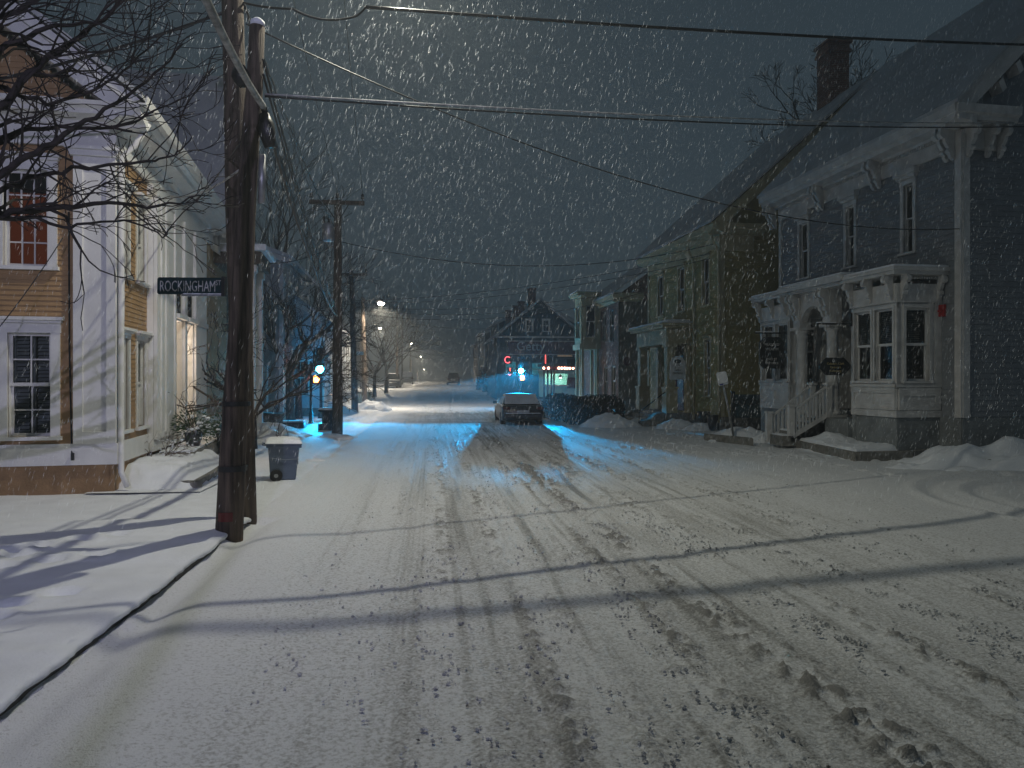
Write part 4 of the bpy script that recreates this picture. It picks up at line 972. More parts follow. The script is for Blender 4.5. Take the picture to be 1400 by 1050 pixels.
for s_, z_, sz in (('SHAW', -.02, .11), ('FAMILY', -.28, .11), ('DENTISTRY', -.54, .11)):
    o = text_mesh('lettering', s_, hh * 2 * sz, M_black, sw, .8); o.rotation_euler = (R(90), 0, 0); o.location = (0, -.03, z_ * hh)
m = MB(); m.tube([(-hw * .6, 0, hh * .8), (-hw * .6, 0, zE0 - ctr.z)], .008, 4); m.tube([(hw * .6, 0, hh * .8), (hw * .6, 0, zE0 - ctr.z)], .008, 4); m.build('hanger', M_black, sw)
# planters and meters by the ochre wall
for px, py, lab in ((968, 588, 'dark blue pot'), (976, 588, 'second dark pot')):
    pass
# leaning sign post
b_ = on_z(1006, 606, 0); dep = depth_of(b_.x, b_.y); tp = at_depth(990, 530, dep); ls = thing('leaning_sign', 'leaning steel post with a small snow plastered white sign plate', 'sign', tuple(b_))
m = MB(); m.tube([(0, 0, -.1), (tp.x - b_.x, tp.y - b_.y, tp.z), ((tp.x - b_.x) * 1.22, (tp.y - b_.y) * 1.22, tp.z * 1.22)], .035, 8); m.build('post', M_steel, ls, True)
k_ = dep / FPX; m = MB(); ctr = at_depth(987.5, 517.5, dep - .1) - b_
rot = Matrix.Rotation(math.atan2(tp.x - b_.x, tp.z), 4, 'Y'); m.M = Matrix.Translation(ctr) @ rot
w2, h2 = 7.2 * k_, 9.2 * k_; m.prism([(a, -.008, b) for a, b in octo(w2 * 2, h2 * 2, 0, 0, .03)], (0, .016, 0)); m.build('plate', M_signwhite, ls)
m = MB(); m.M = Matrix.Translation(ctr) @ rot
m.prism([(a, -.03, b) for a, b in octo(w2 * 1.95, h2 * 1.7, .0, h2 * .14, .05)], (0, .02, 0)); m.build('snow', M_snow, ls, bevel=.01)
m = MB(); m.M = Matrix.Translation(ctr) @ rot; m.box(-w2 * .75, -w2 * .05, -.012, -.009, -h2 * .92, -h2 * .74); m.build('blue_symbol', pm('blue_ink', (.02, .04, .3), .5, .1, 5, 0), ls)
mound('snowbank', 'snow heap at the foot of the leaning sign post', b_.x + .35, b_.y + .6, 1.1, .8, .42, 31)
mound('snowbank', 'small pointed snow heap beside the leaning post base', b_.x + .75, b_.y - .1, .38, .3, .30, 33)
# low granite block by it
m = MB(); a_, e_ = on_z(963, 604, 0), on_z(1030, 611, 0)
m.prism([(a_.x, a_.y, -.1), (e_.x, e_.y, -.1), (e_.x + .1, e_.y + .3, -.1), (a_.x + .1, a_.y + .3, -.1)], (0, 0, .32)); tag(m.build('granite_block', M_granite, bevel=.015), 'long granite edging block under the leaning sign post', 'stone block')
# snow heaps before the ochre house and the brick house
for (px, py, rx_, ry_, h, lab) in ((925, 588, .95, .55, .36, 'rounded snow heap before the ochre porch'), (955, 590, .75, .5, .30, 'snow heap next to the ochre house window'), (830, 585, 1.15, .6, .5, 'snow capped heap at the end of the dark hedge'), (875, 582, .8, .5, .3, 'snow heap between the hedge and the ochre porch')):
    p_ = on_z(px, py, 0); mound('snowbank', lab, p_.x + .2, p_.y + .3, rx_, ry_, h, px)
# chain link gate piece between the houses
fn = thing('side_gate', 'dark scrolled iron gate between the ochre and grey houses', 'gate', (0, 0, 0)); p0 = at_depth(1002, 565, 23.5); p1 = at_depth(1044, 565, 23.5); p0.z = p1.z = 0
m = MB(); m.box(0, (p1 - p0).length, -.02, .02, .55, 1.3); gp = m.build('panel', M_tarp, fn); m = MB()
for k in range(5):
    xx = (p1 - p0).length * (k + .5) / 5; m.tube([(xx + .09 * math.cos(t), -.03, 1.05 + .09 * math.sin(t)) for t in [6.283 * q / 10 for q in range(11)]], .014, 4)
m.build('scrollwork', M_black, fn); m = MB(); m.box(-.05, .05, -.05, .05, -.1, 1.4); m.build('post', M_black, fn); fn.location = p0
# dark pots / meters at the ochre wall
for px, s in ((962, 1.0), (974, .85)):
    u_ = OF.u(px, .3); p_ = OF.world(u_, .3, 0); m = MB(); m.lathe([(.15 * s, 0), (.2 * s, .3 * s), (.24 * s, .55 * s), (.2 * s, .56 * s)], (0, 0, 0), 14)
    o = tag(m.build('flower_pot', M_carpaint, None, True), 'taller dark glazed pot under the ochre house window' if s == 1 else 'shorter dark glazed pot nearest the ochre house corner', 'pot', 'pots at the ochre house'); o.location = (p_[0], p_[1], .1)

# ================================================================== BRICK HOUSE
d_ = ray(846); t_ = 37.0
R3 = thing('house', 'narrow brick house with a wooden bay carried on porch posts', 'house', (d_[0] * t_, d_[1] * t_, 0), R(1.2))
BF = Face(R3, 0, 0, -90); BE = Face(R3, 0, 0, 0); bv = lambda py, u=0, d=0: BF.v(py, u, d)
bFr, bTop = bv(412), bv(400, 0, .3); uQ = BF.u(821); bFar = -8.5
bw = [opn(BF, 834.5, 839, 424, 466), opn(BF, 824.5, 828.5, 426, 466), opn(BF, 836.5, 841.5, 501, 541), opn(BF, 826.5, 830.5, 503, 541)]
wall(BF, R3, bFar, 0, 0, bFr, bw, M_brick)
for i, h in enumerate(bw):
    wn, _ = window(BF, R3, *h, cas=.05, trim=M_granite, proud=.02)
    if i >= 2: m = MB(BF); m.quad((h[0], -.2, h[2]), (h[1], -.2, h[2]), (h[1], -.2, h[3]), (h[0], -.2, h[3])); m.build('lit_shade', emit('lit_shade', (.95, .70, .36), .30 if i == 2 else .12), wn, fix=False)
wall(BE, R3, 0, 9, 0, bFr, [], pm('rendered_side_wall', (.16, .15, .12), .85, .2, 2, .2))
cornice(BF, R3, bFar, .3, bFr - .02, [(0, 0), (.1, 0), (.15, .12), (.38, .18), (.4, bTop - bFr), (0, bTop - bFr)], M_olivetrim); cornice(BE, R3, -.3, 1.2, bFr - .02, [(0, 0), (.1, 0), (.15, .12), (.3, .18), (.32, bTop - bFr - .01), (0, bTop - bFr - .01)], M_olivetrim, 'cornice_return')
m = MB(BE); pk = bTop + 3.4
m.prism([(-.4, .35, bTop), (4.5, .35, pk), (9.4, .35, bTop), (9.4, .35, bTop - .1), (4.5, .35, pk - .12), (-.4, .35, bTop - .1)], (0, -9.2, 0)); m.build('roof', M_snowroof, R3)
m = MB(BE); m.prism([(0, -.05, bFr), (9, -.05, bFr), (9, -.05, bTop - .1), (4.5, -.05, pk - .15), (0, -.05, bTop - .1)], (0, -.1, 0)); m.build('gable_wall', M_brick, R3)
m = MB(BE); m.box(.15, 9, bFar, bFar + .14, 0, bFr); m.box(8.86, 9, bFar + .15, -.15, 0, bFr); m.build('back_wall', M_brick, R3)
dQ = 1.1; uQf = BF.u(786, dQ); zb0, zb1 = bv(470, uQ, dQ), bv(405, uQ, dQ)
hq = (uQf + .35, uQ - .35, zb0 + .35, zb1 - .5)
qf = Face(R3, *BF.loc(0, dQ, 0)[:2], -90); wall(qf, R3, uQf, uQ, zb0, zb1, [hq], M_olivetrim, .1, 'bay_front'); window(qf, R3, *hq, cas=.07, trim=M_olivetrim)
x_, y_, _ = BF.loc(uQ, dQ, 0); qs = Face(R3, x_, y_, 0); hq2 = (.28, dQ - .28, zb0 + .35, zb1 - .5); wall(qs, R3, .001, dQ, zb0, zb1, [hq2], M_olivetrim, .1, 'bay_side'); window(qs, R3, *hq2, cas=.07, trim=M_olivetrim)
m = MB(BF); m.box(uQf - .25, uQ + .25, 0, dQ + .25, zb1, zb1 + .14); m.box(uQf - .32, uQ + .32, 0, dQ + .32, zb1 + .14, zb1 + .22); m.build('bay_cornice', M_olivetrim, R3)
m = MB(BF); m.box(uQf - .3, uQ + .3, .0, dQ + .3, zb1 + .221, zb1 + .30); m.build('bay_roof_snow', M_snow, R3, bevel=.03)
m = MB(BF); m.box(uQf - .1, uQ + .1, 0, dQ + .1, zb0 - .3, zb0 - .001); m.build('bay_floor', M_olivetrim, R3)
for uu in (uQf + .12, uQ - .12, uQf + 1.1):
    for dd in (dQ - .1, .15):
        m = MB(BF); m.box(uu - .1, uu + .1, dd - .1, dd + .1, 0, .9); m.box(uu - .07, uu + .07, dd - .07, dd + .07, .9, zb0 - .3); m.build('porch_post', M_olivetrim, R3)
m = MB(BE); p_ = BE.u(857); m.lathe([(.22, -.01), (.22, .01)], (0, 0, 0), 16); o = m.build('round_plaque', M_redband, R3); o.rotation_euler = (R(90), 0, 0); o.location = BE.loc(p_, .03, BE.v(494, p_))
hs = thing('hanging_sign', 'small dark board hanging under the brick house bay', 'sign', tuple(BF.world(uQ - .9, dQ + .35, 0)))
zz_ = bv(503, uQ, dQ); m = MB(); m.box(-.28, .22, -.02, .02, zz_ + .05, zz_ + .5); m.build('board', M_signblk, hs); m = MB(); m.tube([(-.03, 0, zz_ + .5), (-.03, 0, zb0 - .3)], .012, 4); m.build('hanger', M_black, hs)

# ------------------------------------------------------------------ hedges
def shrub(name, label, loc, r, n, mat, leaf, seed, group=None, cat='hedge', box=True):
    t = thing(name, label, cat, loc, 0, group); rnd = random.Random(seed); m = MB()
    for i in range(n):
        while True:
            p = Vector((rnd.uniform(-1, 1), rnd.uniform(-1, 1), rnd.uniform(0, 1)))
            q = max(abs(p.x) ** 3 + abs(p.y) ** 3, 0) + (abs(p.z) ** 4 if box else p.z ** 2)
            if .35 < q < 1 + .25 * math.sin(p.x * 9 + seed) * math.cos(p.z * 7 + p.y * 5): break
        c_ = Vector((p.x * r[0], p.y * r[1], p.z * r[2])); a = Vector((rnd.gauss(0, 1), rnd.gauss(0, 1), rnd.gauss(0, 1))).normalized() * leaf; b = a.cross(Vector((rnd.gauss(0, 1), rnd.gauss(0, 1), rnd.gauss(0, 1)))).normalized() * leaf * .5
        m.add([tuple(c_ - a), tuple(c_ + b), tuple(c_ + a), tuple(c_ - b)], [(0, 1, 2, 3)])
    o = m.build('foliage', mat, t, fix=False); o['kind'] = 'stuff'
    m = MB()
    for k in range(6): grow(m, (rnd.uniform(-.5, .5) * r[0], rnd.uniform(-.4, .4) * r[1], 0), (rnd.gauss(0, .3), rnd.gauss(0, .3), 1), .025, r[2] * .35, 2, rnd, .5)
    m.build('stems', M_twig, t, True, fix=False); return t
p_ = on_z(772, 578, 0); shrub('hedge', 'dark clipped hedge nearest the parked car', (p_.x + .3, p_.y + 2.6, 0), (.75, 2.6, 1.15), 5200, M_hedge, .05, 1, 'hedges before the brick house')
p_ = on_z(790, 582, 0); shrub('hedge', 'rounded dark hedge bush before the brick house bay', (p_.x + .55, p_.y + .9, 0), (.8, .8, 1.1), 4200, M_hedge, .05, 2, 'hedges before the brick house')
p_ = on_z(815, 582, 0); shrub('hedge', 'broad dark hedge bush nearest the brick side wall', (p_.x + .35, p_.y + .7, 0), (.95, .75, 1.18), 5200, M_hedge, .05, 3, 'hedges before the brick house')

# ================================================================== SHOP WITH THE GABLE
SY = 60.0; gS = gz(SY)
xl, xr = ray(679)[0] / ray(679)[1] * SY, ray(790)[0] / ray(790)[1] * SY
SH = thing('shop', 'dark gabled shop with a dark red fascia sign beyond the crossing', 'shop', (xl, SY, gS))
SF = Face(SH, 0, 0, 0); SW = xr - xl + .5; sv = lambda py: SF.v(py, 2)
zEv, zPk = sv(461), sv(412); print('shop', SW, zEv, zPk)
zg0, zg1 = sv(453), sv(436)
gw = [opn(SF, 719.5, 727, 438, 453), opn(SF, 742.5, 750, 438, 453)]
sh = [opn(SF, 727, 741, 496, 513), opn(SF, 691, 706, 494, 513), opn(SF, 762, 783, 480, 488)]
wall(SF, SH, 0, SW, 0, zEv, sh, M_shop)
m = MB(SF); m.prism([(0, 0, zEv), (SW, 0, zEv), (SW / 2, 0, zPk)], (0, -.12, 0)); m.build('gable_wall', M_shop, SH)
for h in gw: window(SF, SH, *h, cas=.12, cols=2, rows=1, trim=M_white, glass=M_glassd, sill=True, d=.12)
M_shopglow = emit('teal_lit_shop_window', (.05, .42, .52), .55)
for i, h in enumerate(sh):
    wn, _ = window(SF, SH, *h, cas=.08, cols=3, rows=2, trim=M_shop, sill=False)
    m = MB(SF); m.quad((h[0], -.3, h[2]), (h[1], -.3, h[2]), (h[1], -.3, h[3]), (h[0], -.3, h[3])); m.build('lit_interior', M_shopglow if i < 2 else emit('orange_lit_window', (.80, .50, .28), .5), wn, fix=False)
boxo('string_course', M_whiteold, SH, SF, -.1, SW + .1, 0, .14, zEv - .05, zEv + .08)
fz0, fz1 = sv(484), sv(467)
boxo('fascia_sign', M_redband, SH, SF, .9, SW, 0, .22, fz0, fz1); boxo('fascia_trim', M_whiteold, SH, SF, .8, SW + .1, 0, .25, fz1, fz1 + .07); boxo('fascia_trim', M_whiteold, SH, SF, .8, SW + .1, 0, .25, fz0 - .07, fz0)
o = text_mesh('lettering', 'Getty', (fz1 - fz0) * 1.05, M_signwhite, SH, .95, .03); o.rotation_euler = (R(90), 0, 0); o.location = SF.loc(SF.u(725), .26, fz0 + .28)
for s in (1, -1):
    q = lambda t: (SW / 2 - s * (SW / 2 + .4 - t), zEv - .25 + t * (zPk - zEv) / (SW / 2)); a, b = q(0), q(SW / 2 + .4); m = MB(SF)
    m.prism([(a[0], .3, a[1]), (b[0], .3, b[1]), (b[0], .3, b[1] + .22), (a[0], .3, a[1] + .22)], (0, -11, 0)); m.build('roof', M_snowroof, SH)
m = MB(SF); m.box(0, .12, -10, -.13, 0, zEv); m.box(SW - .12, SW, -10, -.13, 0, zEv); m.box(0.13, SW - .13, -10, -9.9, 0, zEv); m.build('side_walls', M_shop, SH)
for (ua, wq, dz, dd) in ((2.9, .62, 1.2, 1.8), (2.35, .55, .85, 4.5), (1.5, .5, .3, 7.0), (2.05, .4, .55, 5.8)):
    m = MB(SF); zt_ = zPk + dz - (0 if ua > 2.6 else .5); m.box(ua, ua + wq, -dd - wq, -dd, zEv + .6, zt_); chm = m.build('chimney', M_brick, SH)
    m = MB(SF); m.box(ua - .06, ua + wq + .06, -dd - wq - .06, -dd + .06, zt_ + .001, zt_ + .14); m.build('chimney_cap', M_brick, chm)
# little awning roof and doorway signs
def neon(label, px, py, col, pts, s):
    t = thing('neon_sign', label, 'neon sign', SF.world(SF.u(px), .12, 0)); t.location.z = SF.world(0, 0, SF.v(py, SF.u(px)))[2]
    m = MB(); m.tube([(a * s, 0, b * s) for a, b in pts], .035, 6); m.build('tube', emit('neon_' + str(px), col, 3.2), t, True)
    m = MB(); m.box(-s * 1.3, s * 1.3, .05, .09, -s * 1.3, s * 1.3); m.build('backboard', M_black, t)
cpts = [(math.cos(t) * .9, math.sin(t)) for t in [.7 + .35 * k for k in range(15)]]
neon('red curved neon tube at the left of the shop window', 694, 492, (1, .12, .14), cpts, .26)
neon('small red neon tube under the curved one', 697, 505.5, (1, .15, .12), [(-.3, .8), (.3, .8), (-.1, 0), (.3, -.8)], .16)
neon('small pink neon tube lowest on the shop wall', 696.5, 512.5, (.9, .35, .5), [(-.8, .4), (0, -.3), (.8, .4)], .16)
neon('red vertical neon strip beside the shop post', 745.5, 489, (1, .10, .08), [(0, -3), (0, 3)], .16)

# mint food trailer with a string of bulbs under the canopy
TY = 53.0; tx0, tx1 = ray(742)[0] / ray(742)[1] * TY, ray(800)[0] / ray(800)[1] * TY
TR = thing('food_trailer', 'mint green food trailer with a lit serving hatch and bulbs', 'trailer', (tx0, TY, gz(TY))); TF = Face(TR, 0, 0, 0); tv = lambda py: TF.v(py, 1.5)
tz0, tz1, tzr = tv(543), tv(529), tv(507); tw = tx1 - tx0
wall(TF, TR, 0, tw, tz0, tzr, [(.15, TF.u(776), tv(526), tv(511))], M_mint, .08, 'body')
m = MB(TF); m.box(0, tw, -2.0, -1.95, tz0, tzr); m.box(0, .05, -1.94, -.09, tz0, tzr); m.box(tw - .05, tw, -1.94, -.09, tz0, tzr); m.box(.06, tw - .06, -1.94, -.09, tz0, tz0 + .05); m.build('inner_walls', M_mint, TR)
boxo('roof', M_white, TR, TF, -.1, tw + .1, -2.1, .12, tzr, tzr + .08); boxo('counter', M_cream, TR, TF, .05, TF.u(777), .0, .3, tv(528), tv(526.6)); boxo('menu_board', M_purple, TR, TF, TF.u(775), TF.u(788), .02, .06, tv(531), tv(516))
m = MB(); wx = TF.u(762); m.lathe([(.0, -.08), (.33, -.08), (.36, -.04), (.36, .04), (.33, .08), (0, .08)], (0, 0, 0), 18); o = m.build('wheel', M_rub, TR, True); o.rotation_euler = (R(90), 0, 0); o.location = (wx, -.06, .36)
m = MB(); lx2 = TF.u(768); m.lathe([(.02, .25), (.06, .2), (.22, 0), (.2, 0)], (lx2, .5, tv(516)), 12); m.build('pendant_shade', M_redband, TR, True)
m = MB(); m.lathe([(.02, .08), (.09, .02), (.06, -.06)], (lx2, .5, tv(516)), 10); m.build('pendant_bulb', emit('pendant', (.75, 1, .92), 30), TR, True)
ld = bpy.data.lights.new('trailer_light', 'POINT'); ld.energy = 45; ld.color = (.75, 1, .92); ld.shadow_soft_size = .08; lo = link('trailer_light', ld, TR); lo.location = (lx2, .75, tv(518.5))
ld = bpy.data.lights.new('trailer_light', 'POINT'); ld.energy = 30; ld.color = (.8, 1, .9); ld.shadow_soft_size = .08; lo = link('trailer_light', ld, TR); lo.location = (TF.u(750), .8, tv(513)); 
CN = thing('canopy', 'dark flat canopy on posts with round red bulbs over the trailer', 'canopy', (tx0, TY - 1.6, gz(TY))); CF = Face(CN, 0, 0, 0); cv = lambda py: CF.v(py, 1.5)
boxo('roof', M_black, CN, CF, -.4, tw + .2, -1.4, .0, cv(501), cv(498)); boxo('beam', M_redband, CN, CF, -.2, tw + .1, -.15, -.05, cv(505), cv(501.2))
for px in (744, 749, 754, 757.5):
    uu = CF.u(px, -.3); boxo('post', M_black, CN, CF, uu - .06, uu + .06, -.4, -.28, 0, cv(501) - .001)
Mb = emit('red_bulb', (1, .42, .28), 14)
for px in (743.5, 750, 764, 768, 772, 775.5, 779, 783.5):
    m = MB(); m.lathe([(.02, .10), (.06, .06), (.085, 0), (.06, -.06), (.01, -.085)], CF.loc(CF.u(px, .06), .06, cv(503.5)), 10); m.build('bulb', Mb, CN, True)

# ================================================================== HOUSES ON THE LEFT BEHIND THE POLE
def simple_house(label, loc, rz, w_, ln, h, pitch, wallm, trim, wins=(), side=1, roofm=M_snowroof, board=.12):
    """gable end towards the camera at local y=0, street side at x=0 (side=1: house lies to -x)"""
    t = thing('house', label, 'house', loc, rz); F = Face(t, -w_ if side == 1 else 0, 0, 0)
    S = Face(t, 0, 0, 90) if side == 1 else Face(t, 0, 0, -90)
    fh = [q for q in wins if q[0] == 'f']; sh_ = [q for q in wins if q[0] == 's']
    wall(F, t, 0, w_, 0, h, [q[1:5] for q in fh], wallm); ss = (0, ln) if side == 1 else (-ln, 0)
    wall(S, t, *ss, 0, h, [q[1:5] for q in sh_], wallm)
    cf = [window(F, t, *q[1:5], cas=.1, crown=.06, trim=trim, cols=2, glass=M_glassd)[1] for q in fh]; cs = [window(S, t, *q[1:5], cas=.1, crown=.06, trim=trim, glass=M_glassd)[1] for q in sh_]
    if board:
        clapboards(F, t, .1, w_ - .1, .5, h, cf, wallm, board); clapboards(S, t, ss[0] + .1, ss[1] - .1, .5, h, cs, wallm, board)
    boxo('foundation', M_granite, t, F, 0, w_, -.2, .025, -.2, .5); boxo('foundation', M_granite, t, S, *ss, -.2, .024, -.2, .499)
    for (f_, a, b) in ((F, 0, .12), (F, w_ - .12, w_ + .03), (S, ss[0], ss[0] + .12), (S, ss[1] - .12, ss[1])): boxo('corner_board', trim, t, f_, a, b, 0, .035, .5, h)
    pk = h + pitch * w_ / 2; m = MB(F); m.prism([(0, 0, h), (w_, 0, h), (w_ / 2, 0, pk)], (0, -.12, 0)); m.build('gable_wall', wallm, t)
    for s in (1, -1):
        q = lambda t_: (w_ / 2 - s * (w_ / 2 + .4 - t_), h - .4 * pitch + t_ * pitch + .05); a, b = q(0), q(w_ / 2 + .4); m = MB(F)
        m.prism([(a[0], .35, a[1]), (b[0], .35, b[1]), (b[0], .35, b[1] + .18), (a[0], .35, a[1] + .16)], (0, -ln - .7, 0)); m.build('roof', roofm, t)
        m = MB(F); m.prism([(a[0], .02, a[1] - .22), (b[0], .02, b[1] - .25), (b[0], .02, b[1] - .01), (a[0], .02, a[1] - .01)], (0, .31, 0)); m.build('raking_cornice', trim, t)
    m = MB(F); m.box(.0, w_, -ln, -ln + .12, 0, h); m.box(0, .12, -ln + .13, -.15, 0, h) if side == 1 else m.box(w_ - .12, w_, -ln + .13, -.15, 0, h); m.prism([(0, -ln, h), (w_, -ln, h), (w_ / 2, -ln, pk)], (0, .1, 0)); m.build('back_wall', wallm, t)
    return t, F, S
M_brown = pm('dark_brown_shingle', (.085, .065, .05), .8, .2, 4, .2); M_slate = pm('pale_grey_clapboard', (.30, .33, .34), .7, .12, 2, .1); M_pwhite = pm('pale_blue_white_clapboard', (.50, .54, .58), .65, .08, 2, .1)
# second house: brown with steep gable, white columns
p2 = Vector((-6.1, 20.6, 0))
L2, L2F, L2S = simple_house('dark brown house with a steep snowy gable and white porch posts behind the leaning pole', tuple(p2), R(5), 7, 7.5, 5.6, .7, M_brown, M_white, [('s', 1.2, 2.0, 1.3, 3.1), ('s', 3.2, 4.0, 1.3, 3.1), ('s', 1.2, 2.0, 3.9, 5.2)], 1)
m = MB(L2S); pkz = CAM_H + (HY - 138) / FPX * 22.3                         # steep street gable with snow on its near slope
m.prism([(.1, -2.6, 5.5), (3.3, -2.6, 5.5), (1.7, -2.6, pkz)], (0, 3.1, 0)); m.build('steep_gable', M_brown, L2)
for s in (-1, 1):
    m = MB(L2S); a = (1.7 + s * 1.75, 5.25); b = (1.7, pkz + .12); m.prism([(a[0], -2.8, a[1]), (b[0], -2.8, b[1]), (b[0] + s * .0, -2.8, b[1] + .3), (a[0] + s * .12, -2.8, a[1])], (0, 3.6, 0)); m.build('steep_gable_roof', M_snowroof, L2)
for uu in (.25, 1.75):
    m = MB(L2S); m.box(uu - .13, uu + .13, 1.0, 1.26, .2, 4.9); m.box(uu - .18, uu + .18, .95, 1.31, .15, .5); m.box(uu - .18, uu + .18, .95, 1.31, 4.75, 4.95); m.build('porch_post', M_white, L2)
m = MB(L2S); m.box(.0, 2.0, 0.02, 1.45, 4.95, 5.3); m.build('porch_beam', M_brown, L2); m = MB(L2S); m.box(-.1, 2.1, 0.02, 1.6, 5.31, 5.5); m.build('porch_roof_snow', M_snow, L2, bevel=.04); boxo('porch_floor', M_granite, L2, L2S, 0, 2.0, .03, 1.45, -.1, .2)
# third: pale grey house
q3 = at_depth(386, 500, 29.0)
L3, L3F, L3S = simple_house('pale grey house with a blank gable wall behind the twiggy left trees', (q3.x, q3.y, 0), R(2), 8, 8, 6.6, .35, M_slate, M_whiteold, [('f', 4.2, 5.0, 1.4, 3.0), ('s', 1.5, 2.4, 1.3, 3.0), ('s', 4, 4.9, 1.3, 3.0)], 1)
m = MB(L3F); m.box(5.2, 6.2, -1.9, -1.0, 6.5, 9.0); cc = m.build('chimney', M_brick, L3); m = MB(L3F); m.box(5.1, 6.3, -2.0, -.9, 9.001, 9.2); m.build('chimney_cap', M_brick, cc)
# fourth: small white house washed blue by the signal
q4 = on_z(442, 573, 0)
L4, L4F, L4S = simple_house('small pale house lit blue by the left signal', (q4.x, q4.y, 0), R(1), 5.5, 8, 4.4, .75, M_pwhite, M_white, [('f', 4.15, 4.85, 1.1, 2.6), ('f', 1.5, 2.3, 1.1, 2.6), ('s', 1.5, 2.3, 1.1, 2.6)], 1)
m = MB(L4F); m.box(2.3, 2.8, -3.0, -2.4, 5.5, 8.0); cc = m.build('chimney', M_brick, L4)
m = MB(L4F); m.box(3.1, 3.6, -5.0, -4.4, 5.5, 7.6); m.build('chimney', M_brick, L4)
# far houses along the street
far = [(-9.5, 62, 7, 8, 6.0, .8, M_slate, 1, 'grey far house on the left past the crossing'), (-10, 84, 7.5, 9, 6.5, .9, M_pwhite, 1, 'pale far house with lit door panes beyond the left lamp'), (-10, 108, 8, 10, 6.5, .8, M_brown, 1, 'dark far house at the left end of the street'),
       (6.6, 73, 8, 9, 7.2, .5, M_shop, 0, 'dark tall house just left of the gabled shop'), (6.3, 88, 8, 11, 6.8, .3, M_tarp, 0, 'flat roofed dark block further along the right side'), (7, 112, 8, 10, 6.4, .8, M_brown, 0, 'dark far house at the right end of the street')]
for (x_, y_, w_, ln, h, pit, wm, sd, lab) in far:
    wl = [('s', a, a + .9, z, z + 1.5) if sd == 1 else ('s', -a - .9, -a, z, z + 1.5) for a in (1.2, 3.4, 5.6) for z in (1.2, 4.0)] + [('f', w_ * .6, w_ * .6 + .9, 1.3, 2.8), ('f', w_ * .6, w_ * .6 + .9, 4.0, 5.5), ('f', w_ * .2, w_ * .2 + .9, 4.0, 5.5)]
    simple_house(lab, (x_, y_, gz(y_)), 0, w_, ln, h, pit, wm, M_whiteold, wl, sd, board=0)

# ================================================================== TREES
p_ = on_z(393, 578, 0)
tree('bare_tree', 'thick trunked bare tree beside the low dark block on the left', (p_.x, p_.y, 0), 6.2, .26, 5, 6, .6, 6, .3)
p_ = at_depth(352, 580, 17.5); tree('bare_tree', 'smaller twiggy tree by the low stone wall', (p_.x - .1, p_.y, 0), 4.3, .09, 12, 6, .65, 6, .22, width=1.5)
tree('bare_tree', 'bare tree with fine twigs between the grey house and the pale blue house', (-5.6, 31.8, 0), 5.6, .14, 8, 5, .55, 5, .25)
p_ = at_depth(374, 420, 40); tree('tall_bare_tree', 'tall upright bare tree rising over the pale grey house roof', (p_.x, p_.y, 0), 12.5, .2, 17, 5, .28, 5, .4, width=.35, minr=.012)
p_ = at_depth(405, 500, 42); tree('tall_bare_tree', 'slimmer upright bare tree right of the grey house roof', (p_.x, p_.y, 0), 9.6, .14, 19, 5, .28, 4, .35, width=.35, minr=.012)
p_ = at_depth(1125, 300, 42); tree('tall_bare_tree', 'spreading bare tree behind the ochre house chimney', (p_.x, p_.y, 0), 21.0, .30, 23, 6, .62, 7, .70, width=1.0, minr=.014, ll=.10)
for i, (px, dp, h) in enumerate(((528, 74, 9.5), (543, 98, 10), (512, 66, 8))):
    p_ = at_depth(px, 518, dp); tree('bare_tree', ['bare tree under the nearest far street lamp', 'bare tree past the far dark car on the left', 'bare tree left of the far street lamps'][i], (p_.x, p_.y, gz(p_.y)), h, .16, 40 + i, 5, .5, 5, .3, minr=.015)
for i, (px, dp, h, lab) in enumerate(((672, 78, 3.4, 'dark conifer bush in front of the far dark house'), (663, 84, 2.6, 'small dark bush left of the far conifer'))):
    p_ = at_depth(px, 518, dp); shrub('conifer', lab, (p_.x, p_.y, gz(p_.y)), (1.0, 1.0, h), 2600, M_hedge, .12, 60 + i, None, 'shrub', False)
# bare shrub in the bed, evergreen arrangement by the steps
sb = on_z(222, 646, .15); t = thing('bare_shrub', 'low bare rose shrub poking through the snow by the tan house', 'shrub', (sb.x - .15, sb.y + .35, .3)); m = MB(); rnd = random.Random(77)
for k in range(9): grow(m, (rnd.gauss(0, .08), rnd.gauss(0, .06), -.05), (rnd.gauss(.25, .8), rnd.gauss(0, .4), .9), .012, .26, 3, rnd, .6, .03)
m.build('stems', M_twig, t, True, fix=False); m = MB()
for k in range(60):
    c_ = Vector((rnd.gauss(.22, .22), rnd.gauss(0, .12), rnd.uniform(.12, .42))); m.blob(tuple(c_), (.022, .02, .012), .3, 5, 4, k)
o = m.build('snow_tufts', M_snow, t); o['kind'] = 'stuff'
wp = FS.world(FS.u(268, .6), .55, 0); pt = thing('planter', 'evergreen boughs with snow in a dark pot on the tan house landing', 'planter', (wp[0], wp[1], .44)); m = MB(); m.lathe([(.12, 0), (.16, .2), (.18, .3), (.15, .3)], (0, 0, 0), 14); m.build('pot', M_carpaint, pt, True)
m = MB(); rnd = random.Random(5)
for k in range(900):
    a = Vector((rnd.gauss(0, 1), rnd.gauss(0, .8), rnd.gauss(.25, .5))).normalized(); p0_ = a * rnd.uniform(.08, .42) + Vector((0, 0, .38)); b = a.cross(Vector((rnd.gauss(0, 1), rnd.gauss(0, 1), rnd.gauss(0, 1)))).normalized(); m.add([tuple(p0_), tuple(p0_ + b * .012 + a * .03), tuple(p0_ + a * .075), tuple(p0_ - b * .012 + a * .03)], [(0, 1, 2, 3)])
o = m.build('boughs', M_ever, pt, fix=False); o['kind'] = 'stuff'
m = MB()
